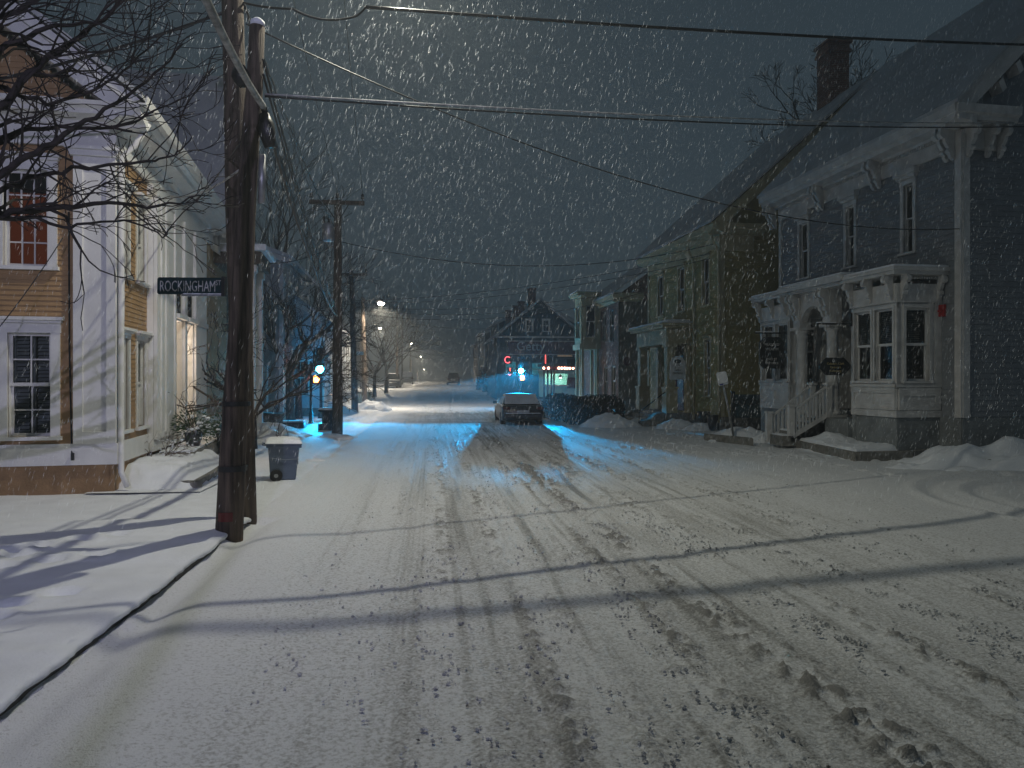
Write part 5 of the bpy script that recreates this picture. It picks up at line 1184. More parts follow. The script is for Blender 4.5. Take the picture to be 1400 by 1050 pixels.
for k in range(14): m.tube([(0, 0, .3), (rnd.gauss(0, .12), rnd.gauss(0, .1), .7), (rnd.gauss(0, .3), rnd.gauss(0, .2), rnd.uniform(.85, 1.25))], [.006, .005, .003], 3)
o = m.build('twigs', M_twig, pt, fix=False); o['kind'] = 'stuff'; m = MB()
for k in range(26): m.blob((rnd.gauss(.05, .2), rnd.gauss(-.05, .16), .44 + rnd.gauss(0, .09)), (.045, .04, .02), .3, 6, 4, k)
o = m.build('snow_tufts', M_snow, pt); o['kind'] = 'stuff'
# second planter, further
wp2 = FS.world(FS.u(268, .6) + 1.5, .9, 0); c2 = copy_tree(pt); c2.location = (wp2[0], wp2[1], .30); c2.rotation_euler.z = 1.4; c2['label'] = 'second evergreen pot partly behind the leaning utility pole'; pt['group'] = c2['group'] = 'evergreen pots by the tan house'

# ================================================================== UTILITY POLES
def pole(label, b, tp, r0, r1, cross=None, snowcap=False, name='utility_pole'):
    t = thing(name, label, 'pole', tuple(b), 0, 'wooden utility poles along the left side'); v = tp - b; m = MB(); n = 8; rr = random.Random(int(abs(b.x * 100)))
    m.tube([v * (k / n) + Vector((rr.gauss(0, .006), rr.gauss(0, .006), 0)) - Vector((0, 0, .15 if k == 0 else 0)) for k in range(n + 1)], [r0 + (r1 - r0) * k / n for k in range(n + 1)], 18); m.build('shaft', M_pole, t, True)
    if snowcap: m = MB(); m.lathe([(r1 * 1.02, 0), (r1 * .95, .05), (r1 * .5, .085)], tuple(v), 12); m.build('snow_cap', M_snow, t, True)
    if cross:
        z, hw, yr = cross; p = v * (z / v.z); m = MB(); m.box(p.x - hw, p.x + hw, p.y - .16 - r1, p.y - .05 - r1, z - .06, z + .06); m.build('crossarm', M_pole, t)
        for s in (-1, 1): m = MB(); m.tube([(p.x + s * hw * .45, p.y - .17 - r1, z - .04), (p.x + s * .03, p.y - .1, z - .55)], .015, 4); m.build('brace', M_black, t)
        for q in (-.93, 0.02, .93):
            m = MB(); m.lathe([(.012, .06), (.012, .13), (.05, .13), (.06, .17), (.035, .2), (.05, .24), (.03, .29)], (p.x + q * hw, p.y - .1 - r1, z), 10); m.build('insulator', M_black, t, True)
    return t
B1 = on_z(313, 727, .1); D1 = depth_of(B1.x, B1.y); T1 = at_depth(352, 36, D1)
P1 = pole('leaning weathered stub pole with a snow capped cut top in the foreground', B1, T1, .150, .082, None, True)
B2 = on_z(335, 711, .05); D2 = depth_of(B2.x, B2.y); T2 = at_depth(319, 0, D2); T2 = B2 + (T2 - B2) * 1.62
P2 = pole('tall wooden utility pole behind the leaning stub, running out of the top', B2, T2, .150, .115, (9.9, 1.2, 0))
def on1(py): d = (at_depth(352, 36, D1) - B1); return B1 + d * ((727 - py) / 691)
def on2(py): d = (at_depth(319, 0, D2) - B2); return B2 + d * ((711 - py) / 711)
for py, h in ((640, .03), (552, .025)):
    p = on1(py) - B1; m = MB(); m.lathe([(.152, -h), (.154, -h), (.154, h), (.152, h)], tuple(p), 18); m.build('steel_band', M_black, P1)
p = on1(704) - B1; m = MB()
for k in range(4): a = R(-128 + k * 16); a2 = R(-128 + (k + 1) * 16); m.quad((p.x + .152 * math.cos(a), p.y + .152 * math.sin(a), p.z - .05), (p.x + .152 * math.cos(a2), p.y + .152 * math.sin(a2), p.z - .05), (p.x + .151 * math.cos(a2), p.y + .151 * math.sin(a2), p.z + .05), (p.x + .151 * math.cos(a), p.y + .151 * math.sin(a), p.z + .05))
m.build('red_reflector', M_tail, P1, fix=False)
m = MB(); p = on1(178) - B1; p += Vector((.17, -.05, 0)); m.tube([p + Vector((-.02, 0, .17)), p + Vector((.0, 0, .05)), p + Vector((.01, 0, -.05)), p + Vector((.04, 0, -.2))], [.05, .085, .09, .06], 10); m.build('splice_case', M_black, P1, True)
m = MB(); p = on1(245) - B1 + Vector((.15, -.02, 0)); m.tube([p + Vector((0, 0, .27)), p + Vector((-.01, 0, -.27))], .04, 10); m.build('riser_guard', M_steel, P1, True)
m = MB(); q = on1(110) - B1; m.blob((q.x - .12, q.y - .1, q.z), (.10, .09, .12), .1, 10, 7, 3); m.build('cable_terminal', M_black, P1, True)
# second pole with the crossarm, transformer
B3 = on_z(461, 597, 0); D3 = depth_of(B3.x, B3.y); T3 = at_depth(462, 274, D3)
P3 = pole('wooden pole with long crossarm and round transformer at mid distance', B3, T3, .17, .11, (T3.z - .12, 36.5 * D3 / FPX, 0))
tz = CAM_H + (HY - 318) * D3 / FPX; m = MB(); m.lathe([(.16, -.28), (.2, -.25), (.2, .2), (.17, .26), (.05, .29)], (T3.x - B3.x - .28, -.05, tz), 14); m.build('transformer', M_steel, P3, True)
for q in (-.08, .07): m = MB(); m.lathe([(.02, .26), (.05, .3), (.03, .36), (.05, .42), (.02, .5)], (T3.x - B3.x - .28 + q - .06, -.05, tz), 8); m.build('bushing', M_black, P3, True)
B4 = on_z(485, 569, 0); D4 = depth_of(B4.x, B4.y); T4 = at_depth(481, 372, D4)
P4 = pole('wooden pole with short crossarm just past the crossarm pole', B4, T4, .17, .11, (T4.z - .15, 11 * D4 / FPX + .35, 0))
B5 = at_depth(499, 518, 44); B5.z = gz(B5.y); T5 = at_depth(496, 406, 44)
P5 = pole('wooden pole carrying the nearest lit far street lamp', B5, T5, .16, .11)
fps = []
for px, dp, h, lab in ((543, 92, 10.2, 'far pole right of the bare tree, third along the left side'), (550, 112, 10.5, 'far pole just right of the third one'), (561, 140, 8.8, 'far thin pole carrying a small lit lamp, near the end')):
    b = at_depth(px, 518, dp); b.z = gz(b.y); fps.append((b, pole(lab, b, b + Vector((0, 0, h)), .16, .11)))
bb = Vector((.9, -13.5, 0)); P0 = pole('wooden lamp pole standing behind the viewer on the left kerb', bb, bb + Vector((0, 0, 10.2)), .16, .11)

# ================================================================== STREET LAMPS
def street_lamp(label, a, h, energy, col, lens=12, angle=150, aim=(0, 0, -1), name='street_lamp', soft=.12, blend=.35, glob=.13):
    """a: where the arm leaves the pole, h: lamp head"""
    t = thing(name, label, 'street lamp', tuple(a), 0, 'cobra head street lamps'); v = h - a; d = Vector((v.x, v.y, 0)); d.normalize()
    m = MB(); m.tube([(0, 0, 0), tuple(v * .3 + Vector((0, 0, .25))), tuple(v * .7 + Vector((0, 0, .22))), tuple(v - d * .3 + Vector((0, 0, .06)))], .035, 8); m.build('arm', M_steel, t, True)
    m = MB(); s = Matrix.Translation(v) @ Matrix.Rotation(math.atan2(d.y, d.x), 4, 'Z'); m.M = s
    m.tube([(-.42, 0, .06), (-.25, 0, .07), (0, 0, .06), (.2, 0, .04), (.34, 0, .03)], [.04, .09, .14, .12, .04], 12); m.build('head', M_steel, t, True)
    m = MB(); m.M = s; m.lathe([(glob * .9, -.03), (glob, -.05), (glob * .8, -.05 - glob * .5), (glob * .3, -.05 - glob * .75)], (.05, 0, 0), 12); m.build('lens', emit('lamp_lens', col, lens), t, True)
    ld = bpy.data.lights.new('lamp_light', 'SPOT'); ld.energy = energy; ld.color = col; ld.spot_size = R(angle); ld.spot_blend = blend; ld.shadow_soft_size = soft
    lo = link('lamp_light', ld, t); lo.location = v + d * .05 + Vector((0, 0, -.2)); lo.rotation_euler = Vector(aim).to_track_quat('-Z', 'Y').to_euler()
    return t
LA = at_depth(545, -135, 10.6)
street_lamp('lit street lamp just above the picture on the tall foreground pole', B2 + (T2 - B2) * .80, LA, P_STREET, (1.0, .975, .80), 25, 162, blend=.75, soft=.04)
LB = Vector((.4, -12.0, 9.4)); street_lamp('violet tinted street lamp on the pole behind the viewer', bb + Vector((0, 0, 9.2)), LB, P_BEHIND, (.66, .64, 1.0), 25, 50, (-.25, .95, -.24), blend=.8, soft=.08)
h1 = at_depth(520, 413, 43); street_lamp('bright far street lamp, nearest of the row down the street', B5 + (T5 - B5) * .93, h1, P_FAR * 1.1, (1, .86, .66), 60, 165, glob=.2)
for (px, py, dp, lab, e, k) in ((519, 448, 88, 'second far street lamp, lower left of the bright one', 1.0, 0), (562, 469, 118, 'third far street lamp, right of the two poles', 1.2, 2), (575, 487, 165, 'fourth far street lamp, small and low', 1.2, 2), (580, 505, 230, 'fifth far street lamp, tiny near the end of the street', 1.2, 2)):
    h = at_depth(px, py, dp); a = h + Vector((-2.2, .3, -.3)); street_lamp(lab, a, h, P_FAR * e, (1, .86, .66), 40, 165, glob=.18)
    if px in (519, 575, 580): pb = Vector((a.x, a.y, gz(a.y))); pole({519: 'far pole of the second far lamp', 575: 'far pole of the fourth far lamp', 580: 'far pole of the fifth far lamp'}[px], pb, a + Vector((-.02, 0, .5)), .14, .11)

# ================================================================== TRAFFIC SIGNALS
M_cy = emit('signal_cyan_lens', (.10, .85, 1.0), 130); M_or = emit('signal_orange_hand', (1, .22, .04), 40); M_off = pm('unlit_lens', (.03, .02, .02), .3, .1, 4, 0)
def signal(label, px, py, dep, hand_dx, energy, el0, el1, half, az, point=0):
    # the hooded lens throws a flat fan of light on to the road: el0..el1 degrees below level, half degrees to each side
    c_ = at_depth(px, py, dep); t = thing('traffic_signal', label, 'traffic signal', (c_.x, c_.y, 0), 0, 'traffic signals at the crossing'); z = c_.z
    m = MB(); m.lathe([(.14, -.1), (.14, .3), (.07, .4), (.055, z - .6), (.05, z + .95)], (.0, .2, 0), 12); m.build('post', M_black, t, True)
    m = MB(); m.box(-.17, .17, -.02, .14, z - .19, z + .92); m.build('housing', M_black, t, bevel=.02)
    for k in range(3):
        zz = z + .36 * k; m = MB(); n = 14
        m.M = Matrix.Translation((0, -.03, zz)) @ Matrix.Rotation(R(90), 4, 'X'); m.lathe([(.0, .03), (.08, .025), (.15, .0), (.15, -.02)], (0, 0, 0), 16); m.build('lens', M_cy if k == 0 else M_off, t, True)
        m = MB(); pts = [(.16 * math.cos(a), .16 * math.sin(a)) for a in [R(-30 + 240 * i / n) for i in range(n + 1)]]
        for i in range(n): m.quad((pts[i][0], -.02, zz + pts[i][1]), (pts[i + 1][0], -.02, zz + pts[i + 1][1]), (pts[i + 1][0], -.24, zz + pts[i + 1][1]), (pts[i][0], -.24, zz + pts[i][1]))
        m.build('visor', M_black, t, fix=False)
    hz_ = z - .42; m = MB(); m.box(hand_dx - .2, hand_dx + .2, -.05, .12, hz_ - .2, hz_ + .19); m.build('pedestrian_head', M_black, t, bevel=.02)
    m = MB(); m.box(hand_dx - .085, hand_dx + .085, -.07, -.055, hz_ - .13, hz_ + .02)                      # raised hand: palm, fingers, thumb
    for i, ln in enumerate((.10, .13, .12, .09)): m.box(hand_dx - .085 + i * .045, hand_dx - .05 + i * .045, -.07, -.055, hz_ + .02, hz_ + .02 + ln)
    m.prism([(hand_dx + .085, -.07, hz_ - .1), (hand_dx + .15, -.07, hz_), (hand_dx + .13, -.07, hz_ + .03), (hand_dx + .085, -.07, hz_ - .03)], (0, .015, 0)); m.build('hand_symbol', M_or, t)
    ld = bpy.data.lights.new('signal_light', 'SPOT'); ld.energy = energy; ld.color = (.0, .47, 1.0); ld.spot_size = R(2 * half); ld.spot_blend = .45; ld.shadow_soft_size = .12
    lo = link('signal_light', ld, t); lo.location = (0, -.3, z); el = -R((el0 + el1) / 2); lo.scale = (1, math.tan(R((el1 - el0) / 2)) / math.tan(R(half)), 1); lo.rotation_euler = Vector((math.sin(R(az)) * math.cos(el), -math.cos(R(az)) * math.cos(el), math.sin(el))).to_track_quat('-Z', 'Y').to_euler()
    if point:
        ld = bpy.data.lights.new('signal_glow', 'POINT'); ld.energy = point; ld.color = (.0, .47, 1.0); ld.shadow_soft_size = .12; lo = link('signal_glow', ld, t); lo.location = (.32 if px < 500 else 0, .1 if px < 500 else -.5, z)
    ld = bpy.data.lights.new('hand_glow', 'POINT'); ld.energy = 12; ld.color = (1, .2, .05); ld.shadow_soft_size = .08; lo = link('hand_glow', ld, t); lo.location = (hand_dx, -.25, hz_)
    return t
signal('post mounted signal glowing cyan in front of the gabled shop', 712, 507, 44, .08, P_SIGNAL * 15, 4.0, 8.9, 27, -14, 450)
signal('post mounted signal glowing cyan on the left before the pale house', 438, 505, 31, -.18, P_SIGNAL * .7, 8, 36, 50, 30, 90)

# ================================================================== WIRES
def wire(label, pts, sag, r, mat=M_wire, n=26, twist=0):
    m = MB(); path = []
    for i in range(len(pts) - 1):
        a, b = Vector(pts[i]), Vector(pts[i + 1])
        for k in range(n + (1 if i == len(pts) - 2 else 0)):
            f = k / n; p = a.lerp(b, f); p.z -= sag * 4 * f * (1 - f)
            if twist: p += Vector((math.sin(k * 2.1), 0, math.cos(k * 2.1))) * twist
            path.append(p)
    m.tube(path, r, 6); return tag(m.build('overhead_wire', mat, None, True, fix=False), label, 'wire', 'overhead wires')
s150 = on1(150) + Vector((.14, -.12, 0)); w3 = lambda py, dx=0: at_depth(461 + dx, py, D3 - .15)
back = Vector((.4, -13, 5.6))
wire('thick bundled cable dropping along the street from the leaning stub to the crossarm pole', [s150, w3(432)], .35, .035)
wire('thick snow caked cable coming over the viewer to the leaning stub', [back, at_depth(281, -2, 5.6), s150], .05, .038, M_icy)
s30 = on1(60) + Vector((.09, -.05, 0))
wire('thin street wire left of the twisted one, to the crossarm pole', [on1(85) + Vector((.1, -.08, 0)), w3(424)], .25, .013)
wire('thin street wire just right of the thick bundle', [on1(105) + Vector((.11, -.08, 0)), w3(428)], .22, .013)
wire('twisted black wire from the tall pole to the transformer', [on2(12) + Vector((.15, -.1, 0)), at_depth(457, 310, D3 - .2)], .2, .016, M_wire, 60, .012)
cz = T3.z + .17; cx3 = B3 + (T3 - B3)
top2 = B2 + (T2 - B2) * (9.9 / (T2.z - B2.z)); hw3 = 36.5 * D3 / FPX
for q, lab in ((-.93, 'left high wire between the crossarms'), (.02, 'middle high wire between the crossarms'), (.93, 'right high wire between the crossarms')):
    wire(lab, [top2 + Vector((q * 1.2, -.2, .25)), Vector((cx3.x + q * hw3, cx3.y - .2, cz)), Vector((T4.x + q * .7, T4.y - .2, T4.z + .1))], .1, .007)
wire('thick cable crossing the top of the picture to the right houses', [at_depth(500, 9.5, 9.3), at_depth(1400, 61, 13.2), at_depth(1750, 70, 15)], .06, .021)
wire('drip loop from the tall pole to the top crossing cable', [on2(3) + Vector((.12, 0, 0)), at_depth(400, 12, 8.9), at_depth(440, 26.5, 9.0), at_depth(484, 23, 9.2), at_depth(500, 9.5, 9.3)], .02, .014, M_wire, 8)
wire('upper strand of the snow lit cable pair crossing over the street', [on1(128) + Vector((.12, 0, 0)), at_depth(1400, 168, 15.2), at_depth(1700, 178, 17)], .10, .010, M_icy)
wire('lower strand of the cable pair crossing over the street', [on1(131) + Vector((.12, 0, 0)), at_depth(1400, 173, 15.2), at_depth(1700, 184, 17)], .13, .012)
wire('long sagging wire from the tall pole to the grey house corner board', [on2(32) + Vector((.15, 0, 0)), Vector(RF.world(0, .06, rv(313)))], .75, .010)
wire('sagging wire from the transformer pole to the ochre house eave', [at_depth(468, 331, D3), Vector(OF.world(-.1, .2, ov(333)))], .75, .014)
for k, (ya, yb, sg) in enumerate(((411, 345, .35), (414, 352, .45), (420, 395, .4), (428, 400, .7))):
    wire(['highest of the thin wires from the short crossarm pole to the ochre house', 'second thin wire from the short crossarm pole to the ochre house', 'third thin wire running from the short crossarm pole to the brick house', 'lowest thin wire running from the short crossarm pole to the brick house'][k],
         [at_depth(486, ya, D4), Vector(OF.world(-.3 if k < 2 else oFar, .25, OF.v(yb, 0 if k < 2 else oFar)))], sg, .011)
wire('wire from the transformer pole to the pale grey house', [at_depth(455, 337, D3), at_depth(345, 357, 27)], .25, .014)
wire('lower service wire from the leaning stub to the tan house eave', [on1(232) + Vector((-.1, 0, 0)), Vector(FS.world(FS.u(232, .5), .5, FS.v(268, FS.u(232, .5), .5)))], .12, .012, M_icy)
wire('upper service wire from the leaning stub to the tan house eave', [on1(192) + Vector((-.1, 0, 0)), Vector(FS.world(FS.u(250, .5), .5, FS.v(285, FS.u(250, .5), .5)))], .12, .010)
wire('black cable from the tall pole running left over the tan house roof', [on2(18) + Vector((-.12, 0, 0)), at_depth(0, 108, 9.5), at_depth(-150, 140, 10)], .05, .020)
wire('short service drop falling down the front of the tan house', [at_depth(86, 325, 10.9), at_depth(-20, 470, 10.3)], .06, .008)
for k, (ya, yb) in enumerate(((425, 416), (438, 448), (476, 489))):
    wire(['lit wire under the nearest far street lamp', 'far wire over the middle of the street', 'far wire near the end of the street'][k], [at_depth((505, 540, 552)[k], ya, (44, 90, 115)[k]), at_depth((770, 700, 660)[k], yb, (60, 85, 110)[k])], .5, .02)

# ================================================================== STREET NAME SIGN
k_ = 8.25 / FPX; ss = thing('street_sign', 'dark green street name plate ROCKINGHAM ST fixed to the pole', 'sign'); cp = at_depth(259.5, 391, 8.25); ss.location = cp; ss.rotation_euler = (0, R(.6), R(-8))
hw, hh = 45 * k_, 11.6 * k_; m = MB(); m.prism([(a, -.004, b) for a, b in octo(hw * 2, hh * 2, 0, 0, .018)], (0, .008, 0)); m.build('plate', M_signgreen, ss)
o = text_mesh('lettering', 'ROCKINGHAM', hh * 1.82, M_pale, ss, .585, .001, 'LEFT', fit=hw * 1.70); o.rotation_euler = (R(90), 0, 0); o.location = (-hw * .93, -.006, -hh * .64)
o = text_mesh('lettering', 'ST', hh * .85, M_pale, ss, .62, .001, 'LEFT', fit=hw * .155); o.rotation_euler = (R(90), 0, 0); o.location = (hw * .80, -.006, hh * .10)
m = MB(); m.box(-hw * .25, hw * 1.02, -.012, .012, -hh - .018, -hh + .004); m.build('bracket', M_steel, ss); m = MB(); m.box(hw * 1.0, hw * 1.1, -.03, .03, -hh * 1.2, hh * 1.1); m.build('clamp', M_black, ss)
m = MB(); m.box(-hw * .2, hw * .98, -.012, .012, -hh + .005 - .001, -hh + .012); m.build('snow', M_snow, ss)

# ================================================================== BIN
bn = thing('wheeled_bin', 'blue grey wheeled rubbish bin with a thick cap of snow on its lid', 'bin'); g = on_z(385, 656, .04); bn.location = (g.x, g.y + .1, .03); bn.rotation_euler = (0, R(1.5), R(12)); db = depth_of(g.x, g.y); k_ = db / FPX
H = 57 * k_; wt, wb = 20.5 * k_, 16.5 * k_; m = MB(); dd = .27
m.add([(-wb, -dd * .8, .02), (wb, -dd * .8, .02), (wb, dd * .8, .02), (-wb, dd * .8, .02), (-wt, -dd, H * .86), (wt, -dd, H * .86), (wt, dd, H * .86), (-wt, dd, H * .86)], [(0, 3, 2, 1), (4, 5, 6, 7), (0, 1, 5, 4), (1, 2, 6, 5), (2, 3, 7, 6), (3, 0, 4, 7)]); m.build('body', M_bin, bn, bevel=.025)
m = MB(); m.box(-wt - .03, wt + .03, -dd - .03, dd + .03, H * .80, H * .86 + .004); m.build('rim', M_bin, bn, bevel=.01)
m = MB(); m.box(-wt - .05, wt + .04, -dd - .045, dd + .05, H * .866, H * .90); m.build('lid', M_bin, bn, bevel=.015)
gx = np.linspace(-1, 1, 26); X, Y = np.meshgrid(gx, gx); ed = np.clip((1 - np.maximum(np.abs(X), np.abs(Y)) ** 6), 0, 1) ** .5
o = grid_mesh('snow_cap', gx * (wt + .045), gx * (dd + .045), H * .902 + ed * (.055 + .035 * fbm(X * 1.5 + 3, Y * 1.5, 3, 2) + .02 * (1 - X * X)), M_snow, None, bn)
for s in (-1, 1):
    m = MB(); m.M = Matrix.Translation((-wb * .55, s * (dd * .8 + .03) , .10)) @ Matrix.Rotation(R(90), 4, 'X'); m.lathe([(.03, -.025), (.09, -.03), (.105, -.02), (.105, .02), (.09, .03), (.03, .025)], (0, 0, 0), 18); wl = m.build('wheel', M_rub, bn, True)
    m = MB(); m.M = Matrix.Translation((-wb * .55, s * (dd * .8 + .06), .10)) @ Matrix.Rotation(R(90), 4, 'X'); m.lathe([(.0, -.005), (.035, -.005), (.035, .005), (.0, .005)], (0, 0, 0), 12); m.build('hub', M_steel, wl)
m = MB(); m.tube([(-wt - .02, -dd * .6, H * .84), (-wt - .09, -dd * .6, H * .86), (-wt - .09, dd * .6, H * .86), (-wt - .02, dd * .6, H * .84)], .016, 6); m.build('handle', M_bin, bn, True)
m = MB(); m.tube([(-wt * .93, -dd * .95 - .002, H * .56), (0, -dd * .95 - .012, H * .52), (wt * .95, -dd * .95 - .002, H * .53)], .006, 4); m.build('moulded_seam', M_bin, bn)
# small black ground post beside it
g = on_z(404, 651, .03); m = MB(); m.tube([(0, 0, -.1), (0, 0, .24)], .016, 8); m.box(-.045, .045, -.03, .03, .22, .28); o = tag(m.build('marker_post', M_black), 'short black marker stub in the snow beside the wheeled bin', 'post'); o.location = g

# ================================================================== VEHICLES
def make_car(label, loc, rz, suv=False, snow=True, paint=M_carpaint, group=None):
    t = thing('parked_car', label, 'car', loc, rz, group); W = .88; roof = 1.42 if not suv else 1.72; L = 4.5
    # rear at y=0 facing -y, nose at +y
    prof = [(.02, .32), (0, .62), (.03, .82), (.10, .98), (.55, 1.0), (3.35, .95), (4.2, .80), (4.45, .62), (4.48, .35), (4.1, .22), (.4, .22)]
    m = MB(); m.prism([(-W, y, z) for y, z in prof], (2 * W, 0, 0)); m.build('body', paint, t, True, bevel=.07)
    y0, y1, y2, y3 = (.45, 1.15, 2.3, 3.2) if not suv else (.1, .3, 2.4, 3.2)
    wb, wt_ = W - .04, W - .22; m = MB()
    m.add([(-wb, y0, .97), (wb, y0, .97), (wb, y3, .95), (-wb, y3, .95), (-wt_, y1, roof), (wt_, y1, roof), (wt_, y2, roof), (-wt_, y2, roof)], [(0, 3, 2, 1), (4, 5, 6, 7), (0, 1, 5, 4), (1, 2, 6, 5), (2, 3, 7, 6), (3, 0, 4, 7)]); m.build('cabin', M_carglass, t, bevel=.05)
    m = MB(); m.add([(-wt_ - .02, y1 - .02, roof - .02), (wt_ + .02, y1 - .02, roof - .02), (wt_ + .02, y2 + .02, roof - .02), (-wt_ - .02, y2 + .02, roof - .02), (-wt_ + .06, y1 + .1, roof + .05), (wt_ - .06, y1 + .1, roof + .05), (wt_ - .06, y2 - .1, roof + .05), (-wt_ + .06, y2 - .1, roof + .05)], [(0, 3, 2, 1), (4, 5, 6, 7), (0, 1, 5, 4), (1, 2, 6, 5), (2, 3, 7, 6), (3, 0, 4, 7)]); m.build('roof', paint, t, bevel=.03)
    for s in (-1, 1):
        for yy in (.85, 3.6):
            m = MB(); m.M = Matrix.Translation((s * (W - .09), yy, .32)) @ Matrix.Rotation(R(90), 4, 'Y'); m.lathe([(.2, -.11), (.3, -.11), (.325, -.08), (.325, .08), (.3, .11), (.2, .11)], (0, 0, 0), 22); wl = m.build('wheel', M_rub, t, True)
            m = MB(); m.M = Matrix.Translation((s * (W - .09), yy, .32)) @ Matrix.Rotation(R(90), 4, 'Y'); m.lathe([(.05, -.06), (.2, -.09), (.2, .09), (.05, .06)], (0, 0, 0), 14); m.build('rim', M_steel, wl, True)
        m = MB(); m.box(s * W - (.32 if s > 0 else -.02), s * W + (.02 if s < 0 else -.0) + (.30 if s < 0 else 0), -.02, .12, .78, .93); m.build('tail_lamp', M_tail, t, bevel=.03)
        m = MB(); m.box(s * (W + .10) - .09, s * (W + .10) + .09, 2.75, 2.87, .98, 1.12); m.build('mirror', paint, t, bevel=.035)
        m = MB(); m.box(s * (W - .3) - .14, s * (W - .3) + .14, 4.40, 4.50, .62, .74); m.build('headlight', M_carglass, t, bevel=.03)
    m = MB(); m.box(-W + .03, W - .03, -.06, .08, .36, .60); m.build('rear_bumper', paint, t, bevel=.06)
    m = MB(); m.box(-.26, .26, -.075, -.06, .64, .76); m.build('number_plate', M_signwhite if not snow else M_steel, t)
    if snow:
        n = 24; gx = np.linspace(-1, 1, n); X, Y = np.meshgrid(gx, np.linspace(0, 1, n)); ed = np.clip(1 - np.abs(X) ** 5, 0, 1) ** .5 * np.clip(1 - np.abs(Y * 2 - 1) ** 8, 0, 1) ** .5
        grid_mesh('roof_snow', gx * (wt_ + .01), y1 + np.linspace(0, 1, n) * (y2 - y1 + .1), roof + .03 + ed * (.07 + .03 * fbm(X * 2, Y * 3, 3, 4)), M_snow, None, t)
        m = MB(); m.add([(-wb + .10, y0 + .06, 1.03), (wb - .10, y0 + .06, 1.03), (wt_ - .0, y1 - .0, roof + .05), (-wt_, y1, roof + .05), (-wb + .10, y0 - .03, 1.05), (wb - .10, y0 - .03, 1.05), (wt_, y1 - .08, roof + .10), (-wt_, y1 - .08, roof + .10)], [(0, 3, 2, 1), (4, 5, 6, 7), (0, 1, 5, 4), (1, 2, 6, 5), (2, 3, 7, 6), (3, 0, 4, 7)]); m.build('rear_window_snow', M_snow, t, bevel=.02)
        m = MB(); m.box(-W + .15, W - .15, -.075, .05, .60, .635); m.build('bumper_snow', M_snow, t, bevel=.012)
        m = MB(); m.box(-W + .1, W - .1, 3.25, 4.2, .93, 1.0); m.build('bonnet_snow', M_snow, t, bevel=.03)
    return t
g = on_z(715, 582, 0); cr_ = make_car('dark snow topped saloon parked on the right under the cyan signal', (g.x + .02, g.y + .1, -.02), R(-1)); cr_.scale = (.92, 1, .80)
g = at_depth(620, 518, 104); make_car('dark tall car far down on the right side', (g.x, g.y, gz(g.y)), 0, True, False)
g = at_depth(537, 518, 90); c_ = make_car('dark car parked far left with a snowy bonnet', (g.x, g.y + 4.5, gz(g.y)), R(180), True, True)
g = at_depth(557, 518, 108); make_car('white snow covered car far left beyond the dark one', (g.x, g.y, gz(g.y) + .05), R(2), True, True, pm('white_car_paint', (.6, .6, .6), .4, .1, 3, 0))

# ================================================================== STREET FURNITURE
g = on_z(682, 566, 0); hd = thing('fire_hydrant', 'yellow hydrant with a pale blue cap beside the parked saloon', 'hydrant', tuple(g)); m = MB(); m.lathe([(.15, 0), (.15, .06), (.11, .08), (.11, .5), (.14, .52), (.14, .56)], (0, 0, 0), 14); m.build('barrel', M_yhyd, hd, True)
m = MB(); m.lathe([(.13, .561), (.12, .66), (.07, .74), (.03, .76), (.03, .82)], (0, 0, 0), 14); m.build('bonnet', M_hblue, hd, True)
for s in (-1, 1): m = MB(); m.M = Matrix.Translation((s * .15, 0, .42)) @ Matrix.Rotation(R(90), 4, 'Y'); m.lathe([(.05, -.06), (.055, .06), (.03, .08)] if s > 0 else [(.03, -.08), (.055, -.06), (.05, .06)], (0, 0, 0), 10); m.build('nozzle', M_hblue, hd, True)
g = on_z(450, 592, 0); bn2 = thing('litter_bin', 'dark barrel litter bin with a snowy rim at the foot of the crossarm pole', 'litter bin', (g.x, g.y - .2, 0)); m = MB(); m.box(-.3, .32, -.25, .25, -.05, .34); m.build('base', M_black, bn2, bevel=.02); m = MB(); m.lathe([(.2, .34), (.22, .62), (.26, .70), (.34, .74), (.34, .78), (.2, .8)], (0, 0, 0), 18); m.build('drum', M_black, bn2, True); m = MB(); m.lathe([(.33, .781), (.28, .84), (.1, .86)], (0, 0, 0), 18); m.build('snow', M_snow, bn2, True)
g = on_z(425, 583, 0); lpst = thing('lamp_post', 'slim black unlit ornamental post on the left pavement', 'post', tuple(g)); m = MB(); m.lathe([(.12, 0), (.12, .1), (.08, .16), (.08, .5), (.05, .55), (.04, 2.3), (.06, 2.35), (.03, 2.45)], (0, 0, 0), 14); m.build('shaft', M_black, lpst, True); m = MB(); m.box(-.35, .1, -.05, .05, 2.15, 2.35); m.build('finger_plate', M_black, lpst)
g = on_z(400, 590, 0); m = MB(); k_ = depth_of(g.x, g.y) / FPX; m.box(-17 * k_, 17 * k_, -.25, .3, -.05, 13 * k_); o = tag(m.build('low_block', M_black, bevel=.08), 'low dark rounded block at the foot of the thick trunked tree', 'block'); o.location = g
m = MB(); m.box(-16 * k_, 16 * k_, -.23, .28, 0, .05); o = tag(m.build('snow_strip', M_snow, bevel=.02), 'strip of snow on top of the low dark block', 'snow'); o.location = (g.x, g.y, 13 * k_ + .001)
